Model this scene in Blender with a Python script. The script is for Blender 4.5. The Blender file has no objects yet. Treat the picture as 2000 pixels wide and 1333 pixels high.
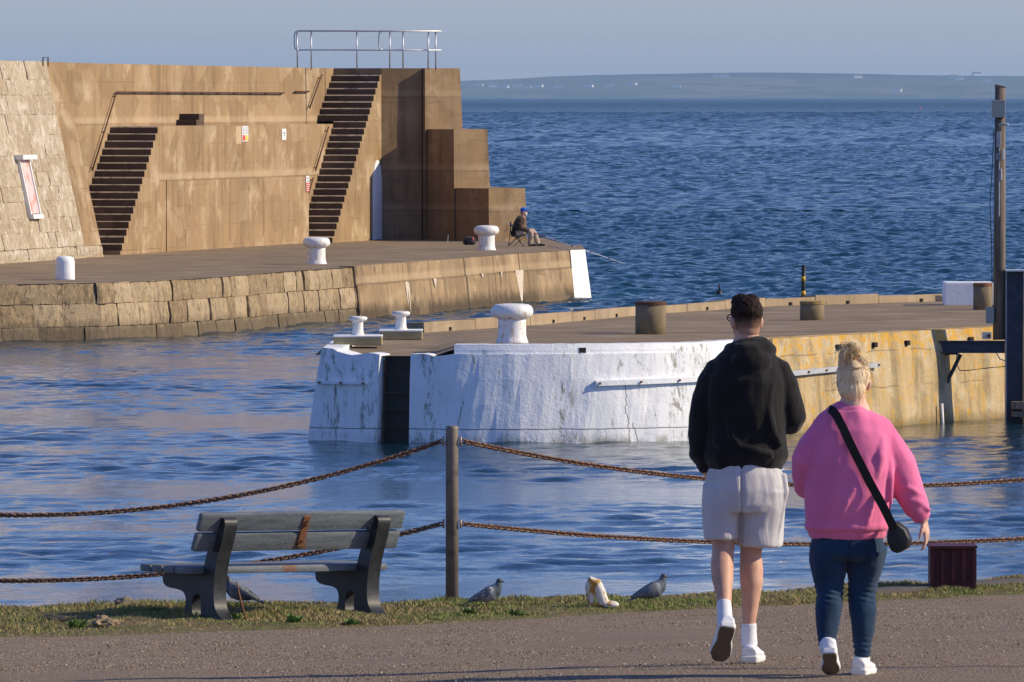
import bpy, bmesh, math, random
import numpy as np
from mathutils import Vector, Matrix, noise
from mathutils.bvhtree import BVHTree
R = math.radians
rnd = random.Random(7)
scene = bpy.context.scene
C = scene.collection

# ---------------------------------------------------------------- camera
FPX = 300.0 / 36.0 * 2000.0
HORIZON = 187.0
PITCH = math.atan((666.5 - HORIZON) / FPX)
CAMZ = 6.0
cam = bpy.data.cameras.new('camera'); camo = bpy.data.objects.new('camera', cam); C.objects.link(camo)
camo.location = (0, 0, CAMZ); camo.rotation_euler = (math.pi / 2 - PITCH, 0, 0)
cam.lens = 300; cam.sensor_width = 36; cam.clip_start = 0.5; cam.clip_end = 90000
scene.camera = camo
# ---------------------------------------------------------------- world, sun, exposure
SUN_AZ = math.atan2(.999, -.03); SUN_EL = R(30)
w = bpy.data.worlds.new('World'); scene.world = w; w.use_nodes = True
nt = w.node_tree; bg = nt.nodes['Background']
sky = nt.nodes.new('ShaderNodeTexSky'); sky.sky_type = 'NISHITA'; sky.sun_disc = False
sky.sun_elevation = SUN_EL; sky.sun_rotation = SUN_AZ; sky.altitude = 0
sky.air_density = 1.0; sky.dust_density = 0.4; sky.ozone_density = 1.4
tn = nt.nodes.new('ShaderNodeMix'); tn.data_type = 'RGBA'; tn.blend_type = 'MULTIPLY'; tn.inputs[0].default_value = 1
tn.inputs[7].default_value = (.82, .97, 1.62, 1)      # camera white balance of the daylight
nt.links.new(sky.outputs[0], tn.inputs[6]); nt.links.new(tn.outputs[2], bg.inputs[0]); bg.inputs[1].default_value = 0.097
sl = bpy.data.lights.new('sun', 'SUN'); so = bpy.data.objects.new('sun', sl); C.objects.link(so)
SUNV = Vector((math.sin(SUN_AZ) * math.cos(SUN_EL), math.cos(SUN_AZ) * math.cos(SUN_EL), math.sin(SUN_EL)))
so.rotation_euler = SUNV.to_track_quat('Z', 'Y').to_euler(); so.location = (20, 0, 30)
sl.energy = 5.0; sl.angle = R(0.53); sl.color = (1.0, 0.86, 0.62)
scene.view_settings.view_transform = 'Standard'; scene.view_settings.look = 'None'
scene.view_settings.exposure = 0.0; scene.view_settings.gamma = 1.0
scene.render.engine = 'CYCLES'
scene.cycles.max_bounces = 6; scene.cycles.volume_bounces = 0

# ---------------------------------------------------------------- helpers
def pix(px, py, Y):
    """point on the plane y=Y seen at photo pixel (px,py)"""
    dx = (px - 1000) / FPX; dy = -(py - 666.5) / FPX
    d = Vector((dx, math.cos(PITCH) + dy * math.sin(PITCH), -math.sin(PITCH) + dy * math.cos(PITCH)))
    k = Y / d.y
    return Vector((d.x * k, Y, CAMZ + d.z * k))
def gz(px, py, z):
    """point at height z seen at photo pixel"""
    p = pix(px, py, 1000.0); k = (z - CAMZ) / (p.z - CAMZ)
    return Vector((p.x * k, 1000.0 * k, z))
def V(*a): return Vector(a)

class G:
    """small node-graph writer"""
    def __init__(s, name, rough=.8, spec=.3):
        m = bpy.data.materials.new(name); m.use_nodes = True; s.m = m; s.t = m.node_tree
        s.b = s.t.nodes['Principled BSDF']; s.b.inputs['Roughness'].default_value = rough
        s.b.inputs['Specular IOR Level'].default_value = spec
        s.geo = s.t.nodes.new('ShaderNodeNewGeometry'); s.tc = s.t.nodes.new('ShaderNodeTexCoord')
    def set(s, sock, v):
        if hasattr(v, 'is_linked') or isinstance(v, bpy.types.NodeSocket): s.t.links.new(v, sock)
        elif isinstance(v, (tuple, list)) and len(v) == 3 and sock.type == 'RGBA': sock.default_value = (*v, 1)
        else: sock.default_value = v
    def vec(s, sc=(1, 1, 1), src=None):
        n = s.t.nodes.new('ShaderNodeMapping'); s.t.links.new(src or s.tc.outputs['Object'], n.inputs[0])
        n.inputs['Scale'].default_value = sc; return n.outputs[0]
    def noise(s, scale=1, detail=3, rough=.6, sc=(1, 1, 1), dist=0, src=None):
        n = s.t.nodes.new('ShaderNodeTexNoise'); s.t.links.new(s.vec(sc, src), n.inputs['Vector'])
        n.inputs['Scale'].default_value = scale; n.inputs['Detail'].default_value = detail
        n.inputs['Roughness'].default_value = rough; n.inputs['Distortion'].default_value = dist
        return n.outputs['Fac']
    def voro(s, scale=1, feature='F1', sc=(1, 1, 1), out='Distance'):
        n = s.t.nodes.new('ShaderNodeTexVoronoi'); n.feature = feature; s.t.links.new(s.vec(sc), n.inputs['Vector'])
        n.inputs['Scale'].default_value = scale; return n.outputs[out]
    def ramp(s, f, lo, hi, a=0., b=1.):
        n = s.t.nodes.new('ShaderNodeMapRange'); n.interpolation_type = 'SMOOTHSTEP'
        s.set(n.inputs[0], f); n.inputs[1].default_value = lo; n.inputs[2].default_value = hi
        n.inputs[3].default_value = a; n.inputs[4].default_value = b; return n.outputs[0]
    def mix(s, f, a, b, mode='MIX'):
        n = s.t.nodes.new('ShaderNodeMix'); n.data_type = 'RGBA'; n.blend_type = mode
        s.set(n.inputs[0], f); s.set(n.inputs[6], a); s.set(n.inputs[7], b); return n.outputs[2]
    def math(s, op, a, b=0.):
        n = s.t.nodes.new('ShaderNodeMath'); n.operation = op; s.set(n.inputs[0], a); s.set(n.inputs[1], b); return n.outputs[0]
    def xyz(s):
        n = s.t.nodes.new('ShaderNodeSeparateXYZ'); s.t.links.new(s.tc.outputs['Object'], n.inputs[0]); return n.outputs
    def island(s): return s.geo.outputs['Random Per Island']
    def color(s, v): s.set(s.b.inputs['Base Color'], v); return s
    def bump(s, h, strength=.5, dist=.02):
        n = s.t.nodes.new('ShaderNodeBump'); n.inputs['Strength'].default_value = strength; n.inputs['Distance'].default_value = dist
        s.set(n.inputs['Height'], h); s.t.links.new(n.outputs[0], s.b.inputs['Normal']); return s

def concrete(name, c, dark, light, streak=.6, grain=30, rough=.9, low=None, bump=.35, lift=False, lines=None):
    g = G(name, rough, .25)
    st = g.noise(1.0, 6, .7, sc=(3.2, 3.2, .25), dist=.3); st2 = g.noise(1.0, 3, .6, sc=(11, 11, .5))
    bl = g.noise(.9, 5, .65); gr = g.noise(grain, 3, .7)
    col = g.mix(g.ramp(st, .48, .72, 0, streak), c, dark)
    col = g.mix(g.ramp(st2, .56, .76, 0, streak * .8), col, dark)
    big = g.noise(.33, 3, .6); col = g.mix(g.ramp(big, .45, .7, 0, .3), col, dark)
    col = g.mix(g.ramp(bl, .50, .70, 0, .85), col, light)
    wd = g.noise(1., 3, .6, sc=(.9, .9, .12)); col = g.mix(g.ramp(wd, .56, .66, 0, .38), col, dark)
    wh = g.noise(1.0, 5, .75, sc=(6, 6, .8), dist=.6)
    col = g.mix(g.ramp(wh, .66, .78, 0, .75), col, tuple(min(1, x * 1.6) for x in light))
    col = g.mix(g.ramp(gr, .3, .8, 0, .35), col, dark)
    if low is not None:      # wet, weed-stained foot of the wall
        z = g.xyz()[2]; zz = g.math('ADD', z, g.math('MULTIPLY', g.noise(2.0, 3, .6), .5))
        col = g.mix(g.ramp(zz, low + .15, low + .55, .85, 0), col, tuple(x * .45 for x in dark))
    if lines:                # construction joints at given heights
        z = g.xyz()[2]; zz = g.math('ADD', z, g.math('MULTIPLY', g.noise(1.5, 3, .6), .03))
        for L in lines:
            d = g.math('ABSOLUTE', g.math('SUBTRACT', zz, L + .015))
            col = g.mix(g.ramp(d, .012, .035, .7, 0), col, dark)
            col = g.mix(g.ramp(g.math('ABSOLUTE', g.math('SUBTRACT', zz, L + .13)), .03, .16, .45, 0), col, light)
    fz = g.math('ABSOLUTE', g.math('SUBTRACT', g.math('FRACT', g.math('MULTIPLY', g.xyz()[2], 1.64)), .5))
    col = g.mix(g.math('MULTIPLY', g.ramp(fz, .0, .04, .5, 0), g.ramp(g.noise(1.5, 3), .45, .6)), col, dark)
    pa = g.voro(.75, sc=(1, 1, 1.4), out='Color'); sp = g.t.nodes.new('ShaderNodeSeparateColor'); g.t.links.new(pa, sp.inputs[0])
    col = g.mix(g.ramp(sp.outputs[0], .75, .86, 0, .2), col, light); col = g.mix(g.ramp(sp.outputs[1], .8, .9, 0, .25), col, dark)
    ck = g.voro(.28, 'DISTANCE_TO_EDGE', sc=(1, 1, .5)); ckn = g.math('ADD', ck, g.math('MULTIPLY', g.math('SUBTRACT', g.noise(3, 4, .7), .5), .12)); col = g.mix(g.math('MULTIPLY', g.ramp(g.math('ABSOLUTE', ckn), 0, .006, .6, 0), g.ramp(big, .48, .55)), col, tuple(v * .5 for v in dark))
    g.color(col); h = g.math('ADD', g.math('MULTIPLY', gr, .5), g.math('MULTIPLY', g.noise(6, 4, .7), 1.2))
    g.bump(h, bump, .02); return g.m
def plain(name, c, rough=.6, var=.25, metal=0., scale=12, bump=.15, spec=.4, c2=None, amt=(.45, .7)):
    g = G(name, rough, spec); n = g.noise(scale, 4, .65)
    c2 = c2 or tuple(x * (1 - var) for x in c)
    g.color(g.mix(g.ramp(n, amt[0], amt[1]), c, c2)); g.b.inputs['Metallic'].default_value = metal
    g.bump(g.noise(scale * 4, 3, .6), bump, .005); return g.m

class MB:
    def __init__(s): s.v = []; s.f = []; s.m = []
    def add(s, vs, fs, mi=0):
        o = len(s.v); s.v += [tuple(v) for v in vs]; s.f += [tuple(i + o for i in f) for f in fs]; s.m += [mi] * len(fs); return s
    def prism(s, bot, top, mi=0, tmi=None, caps=True):
        n = len(bot); s.add(list(bot) + list(top), [(i, (i + 1) % n, n + (i + 1) % n, n + i) for i in range(n)], mi)
        if caps:
            o = len(s.v) - 2 * n
            s.f += [tuple(o + i for i in reversed(range(n))), tuple(o + n + i for i in range(n))]; s.m += [mi, mi if tmi is None else tmi]
        return s
    def box(s, c, d, rot=None, mi=0, bev=0.):
        c = Vector(c); x, y, z = d[0] / 2, d[1] / 2, d[2] / 2; M = rot or Matrix()
        if not bev:
            vs = [c + M @ Vector((i * x, j * y, k * z)) for k in (-1, 1) for i, j in ((-1, -1), (1, -1), (1, 1), (-1, 1))]
            s.add(vs, [(0, 3, 2, 1), (4, 5, 6, 7), (0, 1, 5, 4), (1, 2, 6, 5), (2, 3, 7, 6), (3, 0, 4, 7)], mi); return s
        bm = bmesh.new(); bmesh.ops.create_cube(bm, size=1)
        for v in bm.verts: v.co = Vector((v.co.x * d[0], v.co.y * d[1], v.co.z * d[2]))
        bmesh.ops.bevel(bm, geom=bm.edges[:], offset=bev, segments=2, affect='EDGES', profile=.6)
        s.add([c + M @ v.co for v in bm.verts], [[v.index for v in f.verts] for f in bm.faces], mi); bm.free(); return s
    def tube(s, pts, rad, seg=10, mi=0, ref=(1, 0, 0), caps=True, closed=False, round_ends=False):
        pts = [Vector(p) for p in pts]; n = len(pts)
        if not isinstance(rad, (list, tuple)) or (len(rad) == 2 and n != 2 and not isinstance(rad[0], (list, tuple))): rad = [rad] * n
        rings = []
        ref = Vector(ref); vs = []
        for i, p in enumerate(pts):
            a = pts[(i - 1) % n] if (closed or i > 0) else p; b = pts[(i + 1) % n] if (closed or i < n - 1) else p
            t = (b - a); t = t.normalized() if t.length > 1e-9 else Vector((0, 0, 1))
            sd = ref - ref.dot(t) * t
            if sd.length < .1: sd = Vector((0, 0, 1)) - t.z * t
            sd.normalize(); up = t.cross(sd); r = rad[i]; ra, rb = (r, r) if not isinstance(r, (list, tuple)) else r
            for k in range(seg):
                an = 2 * math.pi * k / seg; vs.append(p + sd * (ra * math.cos(an)) + up * (rb * math.sin(an)))
        fs = []
        for i in range(n if closed else n - 1):
            j = (i + 1) % n
            for k in range(seg): l = (k + 1) % seg; fs.append((i * seg + k, i * seg + l, j * seg + l, j * seg + k))
        if caps and not closed: fs += [tuple(reversed(range(seg))), tuple((n - 1) * seg + k for k in range(seg))]
        s.add(vs, fs, mi); return s
    def ell(s, c, r, rot=None, mi=0, u=16, v=10):
        c = Vector(c); M = rot or Matrix(); vs = [c + M @ Vector((0, 0, -r[2]))]
        for i in range(1, v):
            a = math.pi * i / v - math.pi / 2
            for k in range(u):
                b = 2 * math.pi * k / u; vs.append(c + M @ Vector((r[0] * math.cos(a) * math.cos(b), r[1] * math.cos(a) * math.sin(b), r[2] * math.sin(a))))
        vs.append(c + M @ Vector((0, 0, r[2]))); L = len(vs) - 1; fs = []
        for k in range(u):
            l = (k + 1) % u; fs += [(0, 1 + l, 1 + k), (L, L - u + k, L - u + l)]
            for i in range(v - 2): a = 1 + i * u; fs.append((a + k, a + l, a + u + l, a + u + k))
        s.add(vs, fs, mi); return s
    def lathe(s, c, prof, seg=32, mi=0, jit=0.):
        c = Vector(c); vs = []; n = len(prof)
        for r, z in prof:
            for k in range(seg):
                a = 2 * math.pi * k / seg; q = r * (1 + jit * noise.noise((math.cos(a) * 2 + c.x, math.sin(a) * 2, z * 5)))
                vs.append(c + Vector((q * math.cos(a), q * math.sin(a), z)))
        fs = [(i * seg + k, i * seg + (k + 1) % seg, (i + 1) * seg + (k + 1) % seg, (i + 1) * seg + k) for i in range(n - 1) for k in range(seg)]
        fs += [tuple(reversed(range(seg))), tuple((n - 1) * seg + k for k in range(seg))]
        s.add(vs, fs, mi); return s
    def extrude(s, poly, axis0, axis1, off, thick, origin=(0, 0, 0), mi=0):
        """poly of (a,b) in plane axis0,axis1 ; extruded by vector off*thick"""
        o = Vector(origin); A = Vector(axis0); B = Vector(axis1); T = Vector(off) * thick / 2
        s.prism([o + A * a + B * b - T for a, b in poly], [o + A * a + B * b + T for a, b in poly], mi); return s
    def build(s, name, mats, parent=None, smooth=False, bev=0.):
        me = bpy.data.meshes.new(name); me.from_pydata(s.v, [], s.f)
        mats = mats if isinstance(mats, (list, tuple)) else [mats]
        for m in mats: me.materials.append(m)
        if len(mats) > 1: me.polygons.foreach_set('material_index', s.m)
        o = bpy.data.objects.new(name, me); C.objects.link(o)
        bm = bmesh.new(); bm.from_mesh(me); bmesh.ops.recalc_face_normals(bm, faces=bm.faces[:])
        if bev: bmesh.ops.bevel(bm, geom=[e for e in bm.edges if e.is_manifold and e.calc_face_angle(0) > .5], offset=bev, segments=1, affect='EDGES')
        bm.to_mesh(me); bm.free()
        if smooth: me.polygons.foreach_set('use_smooth', [True] * len(me.polygons))
        put(o, parent); return o
WI = {}
def put(o, parent):
    if parent is not None: o.parent = parent; o.matrix_parent_inverse = WI.get(parent.name, Matrix())
def smooth_angle(o, a=.6):
    me = o.data; bm = bmesh.new(); bm.from_mesh(me)
    for f in bm.faces: f.smooth = True
    for e in bm.edges: e.smooth = not (e.is_manifold and e.calc_face_angle(0) > a)
    bm.to_mesh(me); bm.free(); return o
def tag(o, label=None, cat=None, group=None, kind=None):
    if label: o['label'] = label
    if cat: o['category'] = cat
    if group: o['group'] = group
    if kind: o['kind'] = kind
    return o
def thing(name, label, cat, loc=(0, 0, 0), group=None, local=False, rz=0.):
    o = bpy.data.objects.new(name, None); C.objects.link(o); o.location = loc; o.rotation_euler.z = rz
    o.empty_display_size = .2
    WI[o.name] = Matrix() if local else Matrix.Translation(-Vector(loc))
    tag(o, label, cat, group); return o
def copy_tree(o, parent=None):
    c = o.copy(); C.objects.link(c); WI[c.name] = WI.get(o.name, Matrix())
    if parent is not None: c.parent = parent; c.matrix_parent_inverse = o.matrix_parent_inverse
    for ch in [x for x in C.objects if x.parent == o]: copy_tree(ch, c)
    return c
def organic(mb, name, mat, parent, voxel=.008, it=6, disp=None):
    me = bpy.data.meshes.new(name); me.from_pydata(mb.v, [], mb.f)
    bm = bmesh.new(); bm.from_mesh(me); bmesh.ops.recalc_face_normals(bm, faces=bm.faces[:]); bm.to_mesh(me); bm.free()
    o = bpy.data.objects.new(name, me); C.objects.link(o)
    m = o.modifiers.new('r', 'REMESH'); m.mode = 'VOXEL'; m.voxel_size = voxel
    s = o.modifiers.new('s', 'SMOOTH'); s.factor = .5; s.iterations = it
    dg = bpy.context.evaluated_depsgraph_get(); new = bpy.data.meshes.new_from_object(o.evaluated_get(dg))
    o.modifiers.clear(); o.data = new; bpy.data.meshes.remove(me); new.name = name
    if disp:
        n = len(new.vertices); co = np.empty(n * 3); no = np.empty(n * 3)
        new.vertices.foreach_get('co', co); new.vertices.foreach_get('normal', no)
        co = co.reshape(-1, 3); no = no.reshape(-1, 3)
        d = np.array([disp(Vector(c), Vector(q)) for c, q in zip(co, no)])
        new.vertices.foreach_set('co', (co + no * d[:, None]).ravel()); new.update()
    new.materials.clear(); new.materials.append(mat)
    new.polygons.foreach_set('use_smooth', [True] * len(new.polygons))
    put(o, parent); return o
def bigmesh(name, verts, faces, mat, k, tagk=None):
    """fast mesh from numpy arrays; faces (n,k)"""
    me = bpy.data.meshes.new(name); me.vertices.add(len(verts)); me.vertices.foreach_set('co', np.asarray(verts, np.float32).ravel())
    n = len(faces); me.loops.add(n * k); me.loops.foreach_set('vertex_index', np.asarray(faces, np.int32).ravel())
    me.polygons.add(n); me.polygons.foreach_set('loop_start', np.arange(n, dtype=np.int32) * k)
    me.update(calc_edges=True); me.validate(); me.materials.append(mat)
    o = bpy.data.objects.new(name, me); C.objects.link(o); return o

# ---------------------------------------------------------------- materials
WALLC = (.36, .238, .122); WALLD = (.165, .108, .058); WALLL = (.52, .395, .245)
M = {}
M['wall'] = concrete('tan_concrete', WALLC, WALLD, WALLL, .65)
M['wall2'] = concrete('board_marked_concrete', (.34, .225, .113), (.15, .097, .052), WALLL, .8)
M['tier'] = concrete('jointed_concrete', WALLC, WALLD, WALLL, .7, lines=(3.5,))
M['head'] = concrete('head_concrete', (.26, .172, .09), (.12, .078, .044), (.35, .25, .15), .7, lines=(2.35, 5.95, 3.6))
M['deck'] = concrete('deck_concrete', (.24, .18, .12), (.14, .11, .085), (.33, .27, .21), .1, grain=14)
M['quay'] = concrete('stained_quay_concrete', (.38, .26, .14), (.12, .085, .05), (.5, .37, .22), .95, low=.25, lines=(.95,))
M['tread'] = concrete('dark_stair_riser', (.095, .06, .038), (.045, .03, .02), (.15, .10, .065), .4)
def stone(name, a, b, c, low=None, bump=.8, big=3.):
    g = G(name, .92, .2); r = g.island()
    col = g.mix(r, a, b); n = g.noise(big, 5, .7); n2 = g.noise(1., 4, .7, sc=(9, 9, 2.5), dist=.8)
    col = g.mix(g.ramp(n, .5, .68, 0, .75), col, c)
    col = g.mix(g.ramp(n2, .5, .66, 0, .7), col, tuple(x * .38 for x in a))
    n3 = g.noise(1., 5, .8, sc=(7, 7, 4), dist=1.); col = g.mix(g.ramp(n3, .56, .62, 0, .55), col, tuple(x * .5 for x in a)); col = g.mix(g.ramp(n3, .36, .44, .6, 0), col, tuple(min(.8, x * 1.25) for x in c))
    if low is not None:
        zz = g.math('ADD', g.xyz()[2], g.math('MULTIPLY', g.noise(3, 3), .3))
        col = g.mix(g.ramp(zz, low, low + .35, .75, 0), col, (.09, .07, .045))
    g.color(col); g.bump(g.math('ADD', g.noise(9, 5, .75), g.math('MULTIPLY', g.noise(38, 3, .7), .4)), bump, .05); return g.m
M['block'] = stone('quay_stone', (.26, .185, .105), (.47, .36, .225), (.46, .33, .17), low=.34, bump=.8)
M['rubble'] = stone('weathered_white_stone', (.50, .41, .29), (.40, .31, .20), (.70, .63, .52), bump=.8, big=2.0)
M['rmortar'] = plain('pale_mortar', (.40, .31, .2), .95, .4)
M['mortar'] = plain('dark_mortar', (.14, .105, .07), .95)
def whitepaint(name, green=.6, z0=None, dirt=(.16, .15, .07)):
    g = G(name, .62, .35); base = g.mix(g.ramp(g.noise(1.2, 4), .3, .7), (.90, .90, .88), (.82, .83, .82))
    n = g.noise(1., 6, .78, sc=(5, 5, 1.3), dist=.5)
    base = g.mix(g.ramp(n, .585, .67, 0, green), base, dirt); base = g.mix(g.ramp(g.noise(13, 5, .8), .66, .72, 0, green * .7), base, (.33, .21, .11))
    ns = g.noise(1., 4, .7, sc=(14, 14, .5)); base = g.mix(g.ramp(ns, .60, .75, 0, .35), base, (.45, .43, .38))
    if z0 is not None:
        x, y, z = g.xyz(); wob = g.math('MULTIPLY', g.noise(3, 3), .04)
        d = g.math('ABSOLUTE', g.math('SUBTRACT', g.math('ADD', z, wob), z0 + .02))
        base = g.mix(g.ramp(d, .004, .012, .9, 0), base, (.05, .045, .04))
        low = g.ramp(g.math('ADD', z, g.math('MULTIPLY', g.noise(4, 4), .25)), .08, .35, .75, 0)
        base = g.mix(g.math('MULTIPLY', low, g.ramp(g.noise(3, 4), .42, .62)), base, (.18, .15, .09))
    h = g.math('ADD', g.noise(7, 5, .7), g.math('MULTIPLY', g.noise(26, 4, .7), .6))
    if z0 is not None:
        for (X0, zb, wx) in ((2.02, 1.1, .10), (2.1, .35, .35)):
            wob = g.math('ADD', g.math('MULTIPLY', g.math('SUBTRACT', g.noise(1., 4, .7, sc=(0, 0, 2.6)), .5), .34), g.math('MULTIPLY', g.math('SUBTRACT', .3, z), wx))
            d = g.math('ABSOLUTE', g.math('SUBTRACT', g.math('SUBTRACT', x, wob), X0))
            base = g.mix(g.math('MULTIPLY', g.ramp(d, .003, .013, .85, 0), g.ramp(z, zb - .02, zb, 1, 0)), base, (.06, .05, .04))
        for X0 in (-3.1, -2.5, -1.45, .9, 2.9, 3.3):
            d = g.math('ABSOLUTE', g.math('SUBTRACT', x, X0)); base = g.mix(g.math('MULTIPLY', g.ramp(d, .04, .30, .85, 0), g.ramp(g.noise(1., 5, .78, sc=(9, 9, 2.5)), .5, .63)), base, (.17, .17, .10))
    g.color(base); g.bump(h, .4, .03); return g.m
M['white'] = whitepaint('white_masonry_paint', .75, z0=.24)
M['whiteclean'] = whitepaint('white_paint', .12)
def rustypaint():
    g = G('white_paint_with_rust', .55, .4); n = g.noise(9, 5, .75); z = g.noise(1., 4, .7, sc=(14, 14, 3))
    c = g.mix(g.ramp(n, .57, .66), (.80, .79, .76), (.42, .22, .07)); c = g.mix(g.ramp(z, .56, .68, 0, .65), c, (.5, .34, .17)); c = g.mix(g.ramp(g.noise(22, 5, .8), .62, .70, 0, .7), c, (.30, .25, .19))
    g.color(c); g.bump(g.noise(30, 4, .7), .5, .012); return g.m
M['bollard'] = rustypaint()
def yellowwall():
    g = G('lichen_concrete', .93, .2); x, y, z = g.xyz()
    st = g.noise(1., 4, .7, sc=(2.6, 2.6, .3)); c = g.mix(g.ramp(st, .4, .62), (.52, .38, .2), (.30, .23, .13))
    c = g.mix(g.ramp(g.noise(1.2, 4), .45, .7), c, (.56, .46, .3))
    li = g.noise(5.5, 6, .8); m = g.ramp(z, .9, 1.72, .0, .085)
    c = g.mix(g.ramp(g.math('ADD', li, m), .56, .63, 0, .9), c, (.60, .33, .04))
    c = g.mix(g.ramp(g.noise(1., 5, .75, sc=(4, 4, .9)), .54, .66, 0, .7), c, (.56, .34, .07)); c = g.mix(g.ramp(g.noise(1., 5, .8, sc=(3, 3, 1.5), dist=.7), .6, .68, 0, .6), c, (.60, .50, .36))
    c = g.mix(g.ramp(g.noise(11, 4, .8), .62, .7, 0, .7), c, (.12, .09, .05))
    for L in (1.38, .72):
        d = g.math('ABSOLUTE', g.math('SUBTRACT', g.math('ADD', z, g.math('MULTIPLY', g.noise(1.5, 3), .12)), L + .06))
        c = g.mix(g.math('MULTIPLY', g.ramp(d, .004, .016, .6, 0), g.ramp(g.noise(1.1, 3), .48, .56)), c, (.12, .09, .05))
    zz = g.math('ADD', z, g.math('MULTIPLY', g.noise(3, 3), .3)); c = g.mix(g.ramp(zz, .1, .4, .7, 0), c, (.13, .10, .04))
    g.color(c); g.bump(g.math('ADD', g.noise(5, 5, .75), g.math('MULTIPLY', g.noise(24, 4, .7), .5)), .7, .04); return g.m
M['yellow'] = yellowwall()
M['stub'] = concrete('lichened_stub_concrete', (.25, .19, .115), (.12, .095, .06), (.34, .26, .12), .6, grain=40)
M['rust'] = plain('rusty_iron', (.22, .09, .035), .85, .5, scale=60, c2=(.12, .05, .025), bump=.5)
M['rustdark'] = plain('dark_rusty_iron', (.10, .045, .025), .85, .5, scale=40)
M['galv'] = plain('galvanised_steel', (.50, .51, .52), .45, .25, .7, scale=20)
M['steel'] = plain('navy_painted_steel', (.035, .045, .07), .5, .3, 0.1, scale=6, c2=(.06, .07, .10))
M['lightsteel'] = plain('pale_grey_steel', (.42, .43, .44), .55, .25, scale=5)
M['black'] = plain('black_paint', (.015, .015, .016), .5)
M['yellowp'] = plain('yellow_band_paint', (.75, .42, .03), .5)
M['box'] = plain('grey_enclosure', (.34, .35, .31), .5, .15, scale=5)
M['whitepl'] = plain('white_plastic', (.78, .78, .76), .45, .08)
M['red'] = plain('red_print', (.62, .10, .06), .5, .1)
M['yel'] = plain('yellow_print', (.75, .6, .12), .5, .1)
M['darkprint'] = plain('dark_print', (.12, .12, .14), .5, .1)
M['hole'] = plain('drain_hole_dark', (.02, .016, .012), .95)
def wood():
    g = G('grey_weathered_timber', .85, .2); n = g.noise(1., 5, .7, sc=(28, 28, .8))
    c = g.mix(g.ramp(n, .3, .7), (.25, .20, .155), (.10, .08, .065)); g.color(c)
    g.bump(n, .5, .01); return g.m
M['timber'] = wood()
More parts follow.
